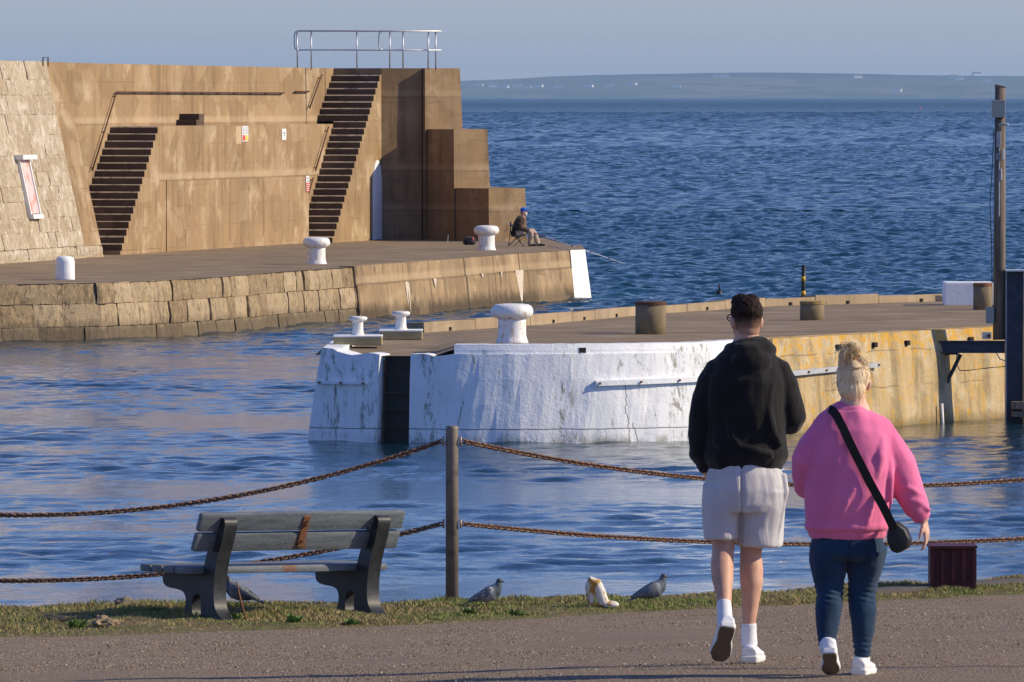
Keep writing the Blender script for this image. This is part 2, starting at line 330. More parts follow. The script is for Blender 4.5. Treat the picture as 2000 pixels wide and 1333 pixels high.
# ================================================================ sea, far shore, ground
def sea():
    g = G('sea_water', .06, .25); g.b.inputs['IOR'].default_value = 1.333
    x, y, z = g.xyz(); open_ = g.ramp(g.math('ADD', y, g.math('MULTIPLY', g.ramp(x, 0, 6), 40)), 175, 250, 0, 1)
    base = g.mix(open_, (.004, .028, .046), (.003, .038, .064))
    n1 = g.noise(1.7, 4, .62); n2 = g.noise(5.5, 4, .62); n4 = g.noise(.30, 5, .7)
    far2 = g.ramp(y, 700, 3000, 0, 1)
    sea_h = g.math('ADD', g.math('MULTIPLY', n1, .26), g.math('MULTIPLY', n2, .07)); sea_h = g.math('ADD', sea_h, g.math('MULTIPLY', g.math('MULTIPLY', n4, far2), 2.2))
    har_h = g.math('ADD', g.math('MULTIPLY', n2, .040), g.math('ADD', g.math('MULTIPLY', n1, .035), g.math('MULTIPLY', g.noise(15, 3, .6), .010)))
    h = g.t.nodes.new('ShaderNodeMix'); h.data_type = 'FLOAT'; g.set(h.inputs[0], open_); g.set(h.inputs[2], har_h); g.set(h.inputs[3], sea_h)
    g.bump(h.outputs[0], 1.0, .42)
    g.set(g.b.inputs['Roughness'], g.math('ADD', g.math('MULTIPLY', open_, .03), g.math('ADD', .05, g.ramp(y, 400, 6000, 0, .25))))
    wc = g.math('MULTIPLY', g.ramp(g.noise(1.1, 6, .72, sc=(.8, .35, 1)), .66, .71), g.math('MULTIPLY', open_, g.ramp(g.noise(.05, 3), .45, .6)))
    g.color(g.mix(g.math('MULTIPLY', wc, .55), base, (.55, .6, .62)))
    g.set(g.b.inputs['Specular IOR Level'], g.math('SUBTRACT', .34, g.math('MULTIPLY', open_, .24)))
    def waves(X, Y, n, l0, l1, slope, th0, sp, seed):
        rs = np.random.RandomState(seed); Z = np.zeros_like(X)
        for i in range(n):
            lam = math.exp(rs.uniform(math.log(l0), math.log(l1))); th = rs.normal(th0, sp); k = 2 * math.pi / lam
            Z += lam * slope / math.sqrt(n) * 1.0 * np.cos(k * (X * math.cos(th) + Y * math.sin(th)) + rs.uniform(0, 6.28))
        return Z
    def patch(xs, ys, f, name):
        X, Y = np.meshgrid(xs, ys); Z = f(X, Y); ny, nx = X.shape; idx = np.arange(nx * ny).reshape(ny, nx)
        F = np.stack([idx[:-1, :-1], idx[:-1, 1:], idx[1:, 1:], idx[1:, :-1]], -1).reshape(-1, 4)
        return np.stack([X, Y, Z], -1).reshape(-1, 3), F
    rs = np.random.RandomState(3)
    comps = []; rc = np.random.RandomState(11)
    for (n, l0, l1, sl_, th0, sp) in ((150, .35, 1.5, .054, 1.7, 1.0), (30, 1.7, 5, .018, 1.8, .7)):
        for i in range(n):
            lam = math.exp(rc.uniform(math.log(l0), math.log(l1))); comps.append((lam, lam * sl_ / math.sqrt(n), rc.normal(th0, sp), rc.uniform(0, 6.28)))
    def swell(X, Y, lmin):
        Z = np.zeros(X.shape, np.float32); X = X.astype(np.float32); Y = Y.astype(np.float32)
        for lam, a, th, ph in comps:
            if lam < lmin: continue
            k = 2 * math.pi / lam; Z += a * np.cos(X * (k * math.cos(th)) + Y * (k * math.sin(th)) + ph)
        return Z
    def near(X, Y):
        Zs = swell(X, Y, 0)
        amp = np.clip((Y - 175) / 70, 0, 1); right = np.clip((X - 1.0 - (Y - 165) * .03) / 4, 0, 1) * np.clip((Y - 158) / 12, 0, 1)
        amp = np.maximum(amp, right); amp = amp * amp * (3 - 2 * amp)
        Zh = waves(X, Y, 70, .34, 1.8, .020, math.pi * .55, .9, 4); P = np.zeros_like(X)
        for i in range(10):
            lam = rs.uniform(7, 34); th = rs.uniform(.6, 2.5); P += np.cos(2 * math.pi / lam * (X * math.cos(th) * .6 + Y * math.sin(th)) + rs.uniform(0, 6.28))
        P = np.clip(.85 + P / 4.5, .2, 1.9) * (1 + 1.4 * np.clip((88 - Y) / 26, 0, 1))
        return Zs * amp + Zh * P * (1 - amp)
    parts = [patch(np.arange(-28, 38, .13), np.concatenate([np.arange(54, 180, .16), np.arange(180, 440.1, .26)]), near, 'n'),
             patch(np.arange(-72, 78, .42), np.arange(439, 1002, .7), lambda X, Y: 1.5 * swell(X, Y, .85), 'm'),
             patch(np.arange(-460, 465, 1.6), np.concatenate([np.arange(998, 3000, 3.2), np.arange(3000, 7000, 10)]), lambda X, Y: (1.5 * swell(X, Y, 1.9) + waves(X, Y, 80, 2.3, 6.5, .060, 1.7, 1.0, 17) * np.clip((Y - 998) / 12, 0, 1)) * np.clip((6900 - Y) / 1500, 0, 1) * np.clip((459 - np.abs(X)) / 20, 0, 1), 'm2'),
             patch(np.array([-60000, -8000, -1500, -455, 0, 460, 1500, 8000, 60000.]), np.array([-500, 30, 53, 200, 430, 1000, 2000, 3295, 6995, 12000, 24900, 60000.]), lambda X, Y: np.where((np.abs(X) < 461) & (Y < 6990), -.45, 0.0), 'f')]
    Vs = []; Fs = []; o = 0
    for v, f in parts: Vs.append(v); Fs.append(f + o); o += len(v)
    ob = bigmesh('sea', np.concatenate(Vs), np.concatenate(Fs), g.m, 4)
    ob.data.polygons.foreach_set('use_smooth', [True] * len(ob.data.polygons)); tag(ob, kind='structure')
sea()

def far_shore():
    kx = [-9000, -4000, -2500, -1100, -165, 0, 150, 375, 750, 1050, 1350, 1500, 2300, 4000, 9000]
    kz = [30, 36, 42, 45, 53, 59, 68, 74, 80, 77, 72, 71, 66, 55, 30]
    xs = np.arange(-9000, 9001, 40.); t = np.linspace(0, 1, 26)
    X, T = np.meshgrid(xs, t); H = np.interp(X, kx, kz); Y = 25000 + T * 3600
    Z = np.zeros_like(X)
    for j in range(X.shape[0]):
        for i in range(X.shape[1]):
            q = noise.fractal((X[j, i] / 700, T[j, i] * 3, 1.7), 1, 2, 4)
            Z[j, i] = H[j, i] * (min(1, T[j, i] * 1.6) ** .7) * (1 + .05 * q) + (1.6 * noise.noise((X[j, i] / 60, 5, T[j, i])) if T[j, i] > .6 else 0) - (2 if T[j, i] == 0 else 0)
    Z = np.where(T > .97, Z * .6, Z)
    ny, nx = X.shape; idx = np.arange(nx * ny).reshape(ny, nx)
    F = np.stack([idx[:-1, :-1], idx[:-1, 1:], idx[1:, 1:], idx[1:, :-1]], -1).reshape(-1, 4)
    g = G('far_fields', 1, .1); n = g.t.nodes.new('ShaderNodeTexVoronoi'); g.t.links.new(g.vec((1, .35, 2)), n.inputs[0]); n.inputs['Scale'].default_value = .004
    sep = g.t.nodes.new('ShaderNodeSeparateColor'); g.t.links.new(n.outputs['Color'], sep.inputs[0])
    c = g.mix(sep.outputs[0], (.05, .075, .035), (.13, .12, .065)); c = g.mix(g.ramp(g.noise(.004, 4), .5, .6), c, (.035, .05, .03))
    x, y, z = g.xyz(); c = g.mix(g.ramp(z, 58, 70), c, (.03, .045, .03)); g.color(c)
    o = bigmesh('hills', np.stack([X, Y, Z], -1).reshape(-1, 3), F, g.m, 4)
    o.data.polygons.foreach_set('use_smooth', [True] * len(o.data.polygons)); tag(o, kind='structure')
    wm = plain('white_render', (.8, .78, .74), .7, .1); rm = plain('slate_roof', (.12, .12, .13), .8, .2)
    def cot(nm):
        h = thing('cottage', 'white pitched roof house, a tiny speck on the hazy far shore', 'house', (0, 0, 0), 'white houses on the far shore', local=True)
        MB().box((0, 0, 3), (17, 9, 6)).build('wall', wm, h)
        MB().prism([V(-9, -5.2, 6.02), V(9, -5.2, 6.02), V(9, 5.2, 6.02), V(-9, 5.2, 6.02)], [V(-9, -.1, 9.5), V(9, -.1, 9.5), V(9, .1, 9.5), V(-9, .1, 9.5)]).build('roof', rm, h); return h
    spots = [(935, 170), (948, 172), (962, 171), (985, 173), (1010, 169), (1030, 174), (1052, 171), (1090, 172), (1150, 170), (1190, 171),
             (1235, 168), (1402, 150), (1416, 152), (1675, 153), (1752, 180), (1862, 155), (1873, 156), (1907, 148), (1926, 160), (1320, 172)]
    p0 = None
    for k, (px, py) in enumerate(spots):
        # stand each house on the slope along its sight line
        best = None
        for j in range(26):
            Yj = 25000 + t[j] * 3600; x = (px - 1000) * Yj / FPX; i = int(np.clip((x + 9000) / 40, 0, nx - 1)); yy = HORIZON - (Z[j, i] - 6) * FPX / Yj
            if best is None or abs(yy - py) < best[0]: best = (abs(yy - py), x, Yj, Z[j, i])
        h = cot('c') if p0 is None else copy_tree(p0); p0 = p0 or h
        h.location = (best[1], best[2], best[3] - .5); h.rotation_euler.z = rnd.uniform(-.4, .4); h.scale = (1.5, 1.5, 1.3)
far_shore()

# ---- near ground -------------------------------------------------
GX = [-40, -8, -3.64, -.43, 2, 3.85, 8, 40]; GE = [59.5, 60.2, 60.7, 61.1, 62.5, 64.1, 67.5, 95]       # quay edge
BX = [-40, -8, -3.4, -1.5, .0, 1.4, 3.3, 8, 40]; BY = [55, 56.2, 57.3, 58.0, 59.2, 60.5, 61.9, 65, 90]     # verge / road boundary
def edgeY(x): return float(np.interp(x, GX, GE))
def boundY(x): return float(np.interp(x, BX, BY)) + .22 * noise.noise((x * .9, 3, 0)) + .10 * noise.noise((x * 3.1, 9, 0))
def gfun(d): return float(np.interp(d, [0, 1, 14, 17.7, 20, 62], [0, .03, .655, .80, .826, 1.75]))
VZ = 2.36
def verge_bump(x, y):
    e = edgeY(x) - y; b = y - boundY(x); k = max(0, min(1, b / .4)) * max(0, min(1, (e + .05) / .3))
    return k * (.035 * noise.noise((x * 1.3, y * 1.3, 0)) + .02 * noise.noise((x * 4, y * 4, 2)) + .02)
def groundz(x, y):
    b = boundY(x)
    if y >= b: return VZ + verge_bump(x, y)
    return VZ + gfun(b - y)
def grid(name, X, Y, Z, mat):
    ny, nx = X.shape; idx = np.arange(nx * ny).reshape(ny, nx)
    F = np.stack([idx[:-1, :-1], idx[:-1, 1:], idx[1:, 1:], idx[1:, :-1]], -1).reshape(-1, 4)
    o = bigmesh(name, np.stack([X, Y, Z], -1).reshape(-1, 3), F, mat, 4); o.data.polygons.foreach_set('use_smooth', [True] * len(o.data.polygons)); return o
xs = np.concatenate([[-40, -30, -20, -14], np.arange(-10, 10.01, .08), [14, 20, 30, 40]])
bY = np.array([boundY(x) for x in xs]); eY = np.array([edgeY(x) for x in xs])
# road sheet
ts = np.concatenate([np.arange(0, 24, .12), [26, 30, 36, 44, 54, 62, 80]])
X, D = np.meshgrid(xs, ts); Yr = bY[None, :] - D
Zr = VZ + np.interp(D, [0, 1, 14, 17.7, 20, 62, 80], [0, .03, .655, .80, .826, 1.75, 1.9])
for j in range(X.shape[0]):
    for i in range(X.shape[1]):
        if .1 < D[j, i] < 24: Zr[j, i] += .012 * noise.noise((X[j, i] * .7, Yr[j, i] * .5, 0)) + .004 * noise.noise((X[j, i] * 5, Yr[j, i] * 5, 0))
g = G('worn_gravelly_tarmac', .95, .2)
n = g.noise(75, 4, .75); n2 = g.noise(.8, 4, .6); v = g.voro(55)
c = g.mix(g.ramp(n, .35, .7), (.165, .122, .082), (.42, .322, .225)); c = g.mix(g.ramp(v, .0, .25, .5, 0), c, (.48, .38, .27))
c = g.mix(g.ramp(n2, .45, .7, 0, .35), c, (.19, .16, .135)); c = g.mix(g.ramp(g.noise(22, 4), .62, .7, 0, .6), c, (.05, .045, .04)); g.color(c)
g.bump(g.math('ADD', n, v), .9, .02)
o = grid('road', X, Yr, Zr, g.m); tag(o, kind='structure')
# verge sheet with a quay skirt
ts = np.linspace(0, 1, 34); X, T = np.meshgrid(xs, ts); Yv = bY[None, :] * (1 - T) + eY[None, :] * T
Zv = np.full_like(X, VZ)
for j in range(X.shape[0]):
    for i in range(X.shape[1]): Zv[j, i] = VZ + verge_bump(X[j, i], Yv[j, i]) * (1 if 0 < T[j, i] < 1 else 0)
g = G('verge_soil', 1, .1); c = g.mix(g.ramp(g.noise(2.2, 5, .7), .4, .6), (.17, .125, .07), (.12, .13, .045)); c = g.mix(g.ramp(g.noise(14, 4), .5, .7), c, (.30, .23, .13))
g.color(c); g.bump(g.noise(30, 4), .8, .03)
o = grid('ground', X, Yv, Zv, g.m); tag(o, kind='structure')
mb = MB()
for i in range(len(xs) - 1):
    for (z0, z1, a, b) in ((VZ, VZ - .28, 0, 0),):
        pass
pts = [(x, edgeY(x)) for x in [-40, -8, -3.64, -.43, 2, 3.85, 8, 40]]
for (a, b) in zip(pts[:-1], pts[1:]):
    mb.prism([V(a[0], a[1] + .004, -3), V(b[0], b[1] + .004, -3), V(b[0], b[1] + .45, -3), V(a[0], a[1] + .45, -3)],
             [V(a[0], a[1] + .004, VZ - .015), V(b[0], b[1] + .004, VZ - .015), V(b[0], b[1] + .4, VZ - .03), V(a[0], a[1] + .4, VZ - .03)])
o = mb.build('quay_wall', concrete('grey_quay_coping', (.20, .17, .14), (.11, .09, .075), (.28, .25, .21), .4)); tag(o, 'low grey concrete quay edge under the grass verge', 'wall')
# ================================================================ breakwater
A_ = R(13.2); Wd = V(math.sin(A_), math.cos(A_), 0); Nd = V(math.cos(A_), -math.sin(A_), 0); O_ = V(-7.12, 266.38, 0)
ZD = 1.4
def W(u, v, z): p = O_ + Wd * u + Nd * v; return V(p.x, p.y, z)
def ubox(mb, u0, u1, v0, v1, z0, z1, mi=0, tmi=None):
    mb.prism([W(u0, v0, z0), W(u0, v1, z0), W(u1, v1, z0), W(u1, v0, z0)], [W(u0, v0, z1), W(u0, v1, z1), W(u1, v1, z1), W(u1, v0, z1)], mi, tmi)
ZT = 6.87
def ztop(u): return ZT + .004 * max(0, -u)
bw = thing('breakwater', 'tall tan concrete and stone breakwater across the harbour with a low quay in front', 'breakwater', (-6, 262, 0))
# upper wall (its face drifts back to the left)
def vup(u): return float(np.interp(u, [-24, -16, 4.5, 6.25], [-1.26, -.93, -.08, 0]))
mb = MB(); us = [-60, -24, -16, 4.5, 6.25]; ring = [(u, vup(u)) for u in us] + [(6.25, -7), (-60, -7)]
mb.prism([W(a, b, -1) for a, b in ring], [W(a, b, ztop(a)) for a, b in ring])
g_u = concrete('upper_wall_concrete', WALLC, WALLD, WALLL, .7, lines=(5.15,)); mb.build('upper_wall', g_u, bw)
mb = MB(); ubox(mb, -20.2, -16.22, -3, .5, .5, ZD + .02)
mb = MB(); ubox(mb, -16.2, 4.49, -3, .5, ZD - .5, 5.1); mb.build('middle_tier', M['tier'], bw)
mb = MB(); mb.prism([W(-15.55, .4, 1), W(-15.55, .53, 1), W(0, .8, 1), W(0, .4, 1)], [W(-15.55, .4, 3.5), W(-15.55, .53, 3.5), W(0, .8, 3.5), W(0, .4, 3.5)]); mb.build('lower_tier', M['tier'], bw)
# stairs
def stairs(u0, tread, n, z0, rise, vfun, mats, parent):
    mb = MB(); ue = u0 + tread * n
    for i in range(n):
        u = u0 + tread * i; v0, v1 = vfun(u, z0 + rise * (i + .5)); za = z0 + rise * i; zb = za + rise; ch = rnd.uniform(.025, .045); j = rnd.uniform(-.012, .012)
        vv = [W(u + j, v0, za), W(u + j, v1, za), W(ue, v1, za), W(ue, v0, za), W(u + j, v0, zb - ch), W(u + j, v1, zb - ch),
              W(u + ch + j, v0, zb), W(u + ch + j, v1, zb), W(ue, v1, zb), W(ue, v0, zb)]
        o = len(mb.v); mb.v += [tuple(q) for q in vv]
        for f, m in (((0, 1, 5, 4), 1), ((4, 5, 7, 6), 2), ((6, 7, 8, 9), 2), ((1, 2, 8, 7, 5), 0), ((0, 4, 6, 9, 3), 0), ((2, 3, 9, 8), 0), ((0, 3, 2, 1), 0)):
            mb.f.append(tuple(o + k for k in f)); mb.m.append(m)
    return mb.build('staircase', mats, parent)
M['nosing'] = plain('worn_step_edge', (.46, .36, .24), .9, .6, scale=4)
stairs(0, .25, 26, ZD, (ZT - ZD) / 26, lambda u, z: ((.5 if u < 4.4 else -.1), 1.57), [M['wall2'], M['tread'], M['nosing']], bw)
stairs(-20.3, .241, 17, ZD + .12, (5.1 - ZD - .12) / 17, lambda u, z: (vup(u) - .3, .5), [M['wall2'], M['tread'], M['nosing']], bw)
mb = MB(); ubox(mb, -20.45, -16.21, .0, .495, ZD - .3, ZD + .115); mb.build('stair_plinth', M['tier'], bw)
mb = MB(); us_ = -10.1; ubox(mb, us_, us_ + .9, vup(us_) - .3, vup(us_) + .62, 5.1, 5.27, 0); ubox(mb, us_ + .3, us_ + .9, vup(us_) - .3, vup(us_) + .62, 5.272, 5.45)
for q in range(len(mb.f)): pass
mb.build('short_steps', M['tread'], bw)
# battered buttress: base v .76, top v -.4
def bat(z): return .76 - 1.16 * (z - 1.75) / (7.0 - 1.75)
mb = MB()
def batprism(mb, u0, u1, z0, z1, off=0.):
    mb.prism([W(u0, bat(z0) + off, z0), W(u1, bat(z0) + off, z0), W(u1, -3, z0), W(u0, -3, z0)],
             [W(u0, bat(z1) + off, z1), W(u1, bat(z1) + off, z1), W(u1, -3, z1), W(u0, -3, z1)])
batprism(mb, -25.2, -23.4, ZD - .3, 6.95); mb.build('concrete_buttress', M['wall2'], bw)
mb = MB(); batprism(mb, -60, -25.203, ZD - .3, 6.965, .0); mb.build('stone_wall_core', M['rmortar'], bw)

def masonry(mb, f, s0, s1, zs, lmin, lmax, jit=.025, gap=.018, depth=.16, nx=4, nz=3, seed=1, ch=.03):
    """irregular ashlar; f(s,z,off)->point, blocks are separate islands"""
    r = random.Random(seed)
    for z0, z1 in zip(zs[:-1], zs[1:]):
        s = s0 - r.uniform(0, lmax)
        while s < s1:
            L = r.uniform(lmin, lmax) * (1 if r.random() < .8 else 1.6); a = max(s0, s) + gap; b = min(s1, s + L) - gap; s += L
            if b - a < .06: continue
            dj = r.uniform(-jit, jit); tl = r.uniform(-.012, .012); tw = r.uniform(-.02, .02); o = len(mb.v)
            for k in range(nz + 1):
                for i in range(nx + 1):
                    fu = i / nx; fv = k / nz; e = (i in (0, nx)) + (k in (0, nz))
                    off = dj - ch * e + r.uniform(-1, 1) * jit * .55 + tw * (fu - .5)
                    mb.v.append(tuple(f(a + (b - a) * fu + (r.uniform(-.012, .012) if e else 0), z0 + gap * .8 + (z1 - z0 - gap * 1.6) * fv + tl * (fu - .5) + (r.uniform(-.01, .01)), off)))
            m = nx + 1
            for k in range(nz):
                for i in range(nx): mb.f.append((o + k * m + i, o + k * m + i + 1, o + (k + 1) * m + i + 1, o + (k + 1) * m + i)); mb.m.append(0)
            ring = [o + i for i in range(m)] + [o + k * m + nx for k in range(1, nz + 1)] + [o + nz * m + i for i in range(nx - 1, -1, -1)] + [o + k * m for k in range(nz - 1, 0, -1)]
            # skirt back into the wall
            q = len(mb.v); ctr = [(a + (b - a) * (((j - o) % m) / nx), z0 + gap + (z1 - z0 - 2 * gap) * (((j - o) // m) / nz)) for j in ring]
            for (ss, zz) in ctr: mb.v.append(tuple(f(ss, zz, -depth)))
            n = len(ring)
            for j in range(n): mb.f.append((ring[j], q + j, q + (j + 1) % n, ring[(j + 1) % n])); mb.m.append(0)
mb = MB(); zs = [1.75]
rr = random.Random(4)
while zs[-1] < 6.6: zs.append(zs[-1] + rr.uniform(.38, .6))
zs[-1] = 6.97
masonry(mb, lambda s, z, off: W(s, bat(z) + off + .04, z), -60, -25.2, zs, .5, 1.5, jit=.014, gap=.001, seed=11, nx=6, nz=5, ch=.006)
mb.build('stone_facing', M['rubble'], bw, smooth=False)
mb = MB(); masonry(mb, lambda s, z, off: W(s, .86 + off, z), -60, -23.4, [ZD - .02, 1.75], 1.4, 2.8, jit=.02, seed=3)
mb.build('stone_plinth', M['rubble'], bw)
mb = MB(); ubox(mb, -60, -23.42, -.5, .80, ZD - .2, 1.74); mb.build('plinth_core', M['mortar'], bw)
# head of the breakwater
A0 = W(6.25, 1.57, 0); PV = A0 + V(1.28, .29, 0)
def d2(p, dx, dy): return V(p.x + dx, p.y + dy, 0)
pdir = V(2.15, -3.8, 0)
def onP(dx): return PV + pdir * (dx / 2.15)
L = V(.66, .75, 0)
def at(p, z): return V(p.x, p.y, z)
headc = W(6.25, -7, 0)
mb = MB()
bt = [W(6.252, -7, 0), W(6.252, 1.57, 0), PV, PV + V(.6, 3, 0), PV + V(.3, 8, 0)]
mb.prism([at(p, 0) for p in bt], [at(p, ZT) for p in bt])
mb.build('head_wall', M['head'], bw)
def hblock(dx0, width, z1, name, over=0.):
    c = onP(dx0); c0 = onP(-.02) + V(-.05, .35, 0); e = c + L * (width / .66)
    top = [c0, c, e, e + V(-1.2, 4.6, 0), c0 + V(-.6, 5, 0)]
    k = .052; bot = [c0 + V(-.0, -.0, 0), c + V(.02, -.03, 0), e + V(k * (z1 - ZD), .05, 0), e + V(-1.2 + k * (z1 - ZD), 4.6, 0), c0 + V(-.6, 5, 0)]
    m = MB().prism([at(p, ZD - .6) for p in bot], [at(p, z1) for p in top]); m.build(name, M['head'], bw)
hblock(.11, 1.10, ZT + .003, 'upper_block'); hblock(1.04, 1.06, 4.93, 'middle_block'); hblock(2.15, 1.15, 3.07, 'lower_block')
# painted arch on the stair side
arch = [(5.1, ZD + .02), (6.22, ZD + .02), (6.22, 3.1)] + [(5.66 + .56 * math.cos(a), 3.1 + .85 * math.sin(a)) for a in np.linspace(0.1, math.pi - .1, 12)] + [(5.1, 3.1)]
MB().prism([W(u, 1.571, z) for u, z in arch], [W(u, 1.60, z) for u, z in arch]).build('painted_arch', M['whiteclean'], bw)
# scratched graffiti on the shaded panel
gm = plain('pale_graffiti_paint', (.22, .17, .13), .8, .3)
pd = (PV - A0).normalized(); pn = V(pd.y, -pd.x, 0)
def PP(a, z, o=.006): p = A0 + pd * a + pn * o; return V(p.x, p.y, z)
mb = None
def stroke(mb, pts, f, r=.010):
    MB().tube([f(a, z) for a, z in pts], r, 5).build('graffiti_stroke', gm, bw)
stroke(mb, [(.38, 2.5), (.38, 2.78), (.52, 2.5), (.52, 2.78)], PP); stroke(mb, [(.60, 2.5), (.60, 2.78)], PP); stroke(mb, [(.76, 2.78), (.61, 2.63), (.78, 2.5)], PP)
stroke(mb, [(.84, 2.62), (.95, 2.62)], PP); stroke(mb, [(.15, 2.95), (.22, 3.02), (.26, 2.92)], PP); stroke(mb, [(.5, 2.3), (.5, 2.15), (.62, 2.15)], PP); stroke(mb, [(.8, 2.32), (.95, 2.3), (.83, 2.15), (.98, 2.15)], PP)
stroke(mb, [(.3, 3.25), (.38, 3.32), (.44, 3.2), (.5, 3.33), (.62, 3.25), (.7, 3.3), (.78, 3.18), (.95, 3.35)], PP)

# quay in front: face polyline in photo pixels -> world
FP = [(-1500, 590, 1.39), (-330, 561, 1.39), (0, 556, 1.39), (200, 553, 1.39), (330, 548, 1.39), (430, 541.5, 1.40), (560, 531, 1.41), (690, 522, 1.42), (800, 513, 1.44), (900, 504.5, 1.45), (1000, 496.5, 1.45), (1112, 489, 1.45), (1138, 487.5, 1.45)]
fp = [gz(a, b, z) for a, b, z in FP]
fp[-1] = fp[-2] + V(.62, .2, 0); 
fp[-2] = gz(1112, 489.5, 1.45); fp[-1] = fp[-2] + V(.44, 0.9, 0)
cum = [0]
for a, b in zip(fp[:-1], fp[1:]): cum.append(cum[-1] + (b - a).xy.length)
def FQ(s, z, off, lean=.10):
    s = max(0, min(cum[-1], s)); i = max(0, min(len(cum) - 2, int(np.searchsorted(cum, s, side='right') - 1)))
    a, b = fp[i], fp[i + 1]; t = (s - cum[i]) / (cum[i + 1] - cum[i]); p = a.lerp(b, t)
    # smoothed tangent
    t0 = (fp[min(i + 1, len(fp) - 1)] - fp[max(i, 0)]).normalized(); n = V(t0.y, -t0.x, 0).normalized()
    zt = p.z; o = off + lean * (zt - z); return V(p.x + n.x * o, p.y + n.y * o, z)
sJ = cum[7]; sE = cum[-2]
mb = MB(); masonry(mb, lambda s, z, off: FQ(s, z if z < 1.3 else z + (FQ(s, 0, 0, 0).z * 0), off), 0, sJ, [-.55, .32, .88, 1.40], .45, 1.35, jit=.028, gap=.008, seed=21, nx=5, ch=.018)
mb.build('stone_quay_face', M['block'], bw)
def strip(mb, f, s0, s1, z0, z1, step, off=0., back=-.5):
    n = max(1, int((s1 - s0) / step))
    for i in range(n):
        a = s0 + (s1 - s0) * i / n; b = s0 + (s1 - s0) * (i + 1) / n
        mb.add([f(a, z0, off), f(b, z0, off), f(b, z1, off), f(a, z1, off)], [(0, 1, 2, 3)])
mb = MB(); 
def FQt(s, z, off): return FQ(s, z, off)
strip(mb, FQ, 0, sJ, -1.2, 1.38, 1.2, -.07); mb.build('quay_core', M['mortar'], bw)
# bays of cast concrete, each a little in or out
mb = MB(); s = sJ; r5 = random.Random(8)
while s < sE - .1:
    e = min(sE, s + r5.uniform(2.2, 4.2)); e = sE if sE - e < 1.2 else e; dj = r5.uniform(-.012, .03)
    for (z0, z1, oo) in ((-1.2, .93, .03), (.93, 1.445, 0)):
        f = [FQ(s + .012, z0, dj + oo), FQ(e - .012, z0, dj + oo), FQ(e - .012, z0, -.4), FQ(s + .012, z0, -.4)]
        t_ = [FQ(s + .012, z1, dj + oo), FQ(e - .012, z1, dj + oo), FQ(e - .012, z1, -.4), FQ(s + .012, z1, -.4)]
        mb.prism(f, t_)
    s = e
mb.build('cast_quay_face', M['quay'], bw)
mb = MB(); tn = (fp[-1] - fp[-2]).normalized(); nn = V(tn.y, -tn.x, 0)
a = FQ(sE, 0, 0, 0); bb = fp[-1]
mb.prism([at(a + nn * .30, -1.2), at(bb + nn * .30 + tn * .26, -1.2), at(bb + V(.3, 8, 0), -1.2), at(a + V(-.6, 8, 0), -1.2)], [at(a + nn * .03, 1.456), at(bb + nn * .03, 1.456), at(bb + V(.0, 8, 0), 1.456), at(a + V(-.6, 8, 0), 1.456)], tmi=1)
mb.build('painted_quay_end', [whitepaint('quay_end_white', .45), M['deck']], bw)
# lime runs on the quay face
limem = plain('lime_deposit', (.62, .52, .4), .9, .3, scale=8, bump=.5)
for px, z0, z1, wd in ((1010, .98, .1, .13), (788, .93, .35, .04), (792, .9, .1, .025), (845, .95, .72, .05), (975, .98, .8, .03), (938, .97, .85, .04)):
    i = np.argmin([abs(1000 + FPX * FQ(q, 1, 0).x / FQ(q, 1, 0).y - px) for q in np.linspace(0, sE, 800)]); s = np.linspace(0, sE, 800)[i]
    k = 3.2; mb = MB()
    mb.prism([FQ(s - wd * k * .2, z1, .034 + .03), FQ(s + wd * k * .2, z1, .064), FQ(s + wd * k * .2, z1, .02), FQ(s - wd * k * .2, z1, .02)],
             [FQ(s - wd * k, z0, .068), FQ(s + wd * k, z0, .068), FQ(s + wd * k, z0, .02), FQ(s - wd * k, z0, .02)]); mb.build('lime_run', limem, bw)
# deck
mb = MB(); N = 60; rows = 8
for i in range(N):
    pass
X = np.zeros((rows + 1, N + 1)); Yd = np.zeros_like(X); Zd = np.zeros_like(X)
for i in range(N + 1):
    s = cum[-1] * i / N; f = FQ(s, 1.4, 0, 0); zf = float(np.interp(s, cum, [p.z for p in fp])) 
    u = float(np.interp(s, [0, cum[1], cum[-1]], [-60, -42, 12])); bk = W(u, -.6, 1.38) if u < 3 else V(*(W(3, -.6, 1.38).lerp(V(1.0, 276, 1.38), (u - 3) / 9)))
    for j in range(rows + 1):
        t = j / rows; X[j, i] = f.x * (1 - t) + bk.x * t; Yd[j, i] = f.y * (1 - t) + bk.y * t; Zd[j, i] = zf * (1 - t) + 1.40 * t + .008 * noise.noise((X[j, i], Yd[j, i] * .5, 0)) * (1 if 0 < j else 0)
mdk = concrete('worn_deck', (.25, .182, .108), (.13, .095, .058), (.37, .285, .18), .1, grain=9)
o = grid('deck', X, Yd, Zd, mdk); put(o, bw)

# ---- bollards ----------------------------------------------------
def bollard(label, loc, mat, cat='bollard', group=None, sc=1.0):
    b = thing('mooring_bollard', label, cat, loc, group, local=True)
    pr = [(.285, -.03), (.285, .0), (.262, .05), (.245, .12), (.243, .38), (.25, .43)]
    MB().lathe((0, 0, 0), [(r * sc, z * sc) for r, z in pr], 36, jit=.03).build('stem', mat, b, smooth=True)
    hd = [(.22, .425), (.30, .45), (.355, .50), (.37, .56), (.365, .62), (.34, .67), (.29, .70), (.15, .715), (.02, .72)]
    MB().lathe((0, 0, 0), [(r * sc, z * sc) for r, z in hd], 36, jit=.03).build('head', mat, b, smooth=True); return b
bollard('white mooring bollard with orange rust on its base, before the tall stairs', gz(618, 515, 1.43), M['bollard'], group='mushroom bollards')
bollard('white mooring bollard next to the seated angler on the far quay', gz(950, 488, 1.45), M['bollard'], group='mushroom bollards')
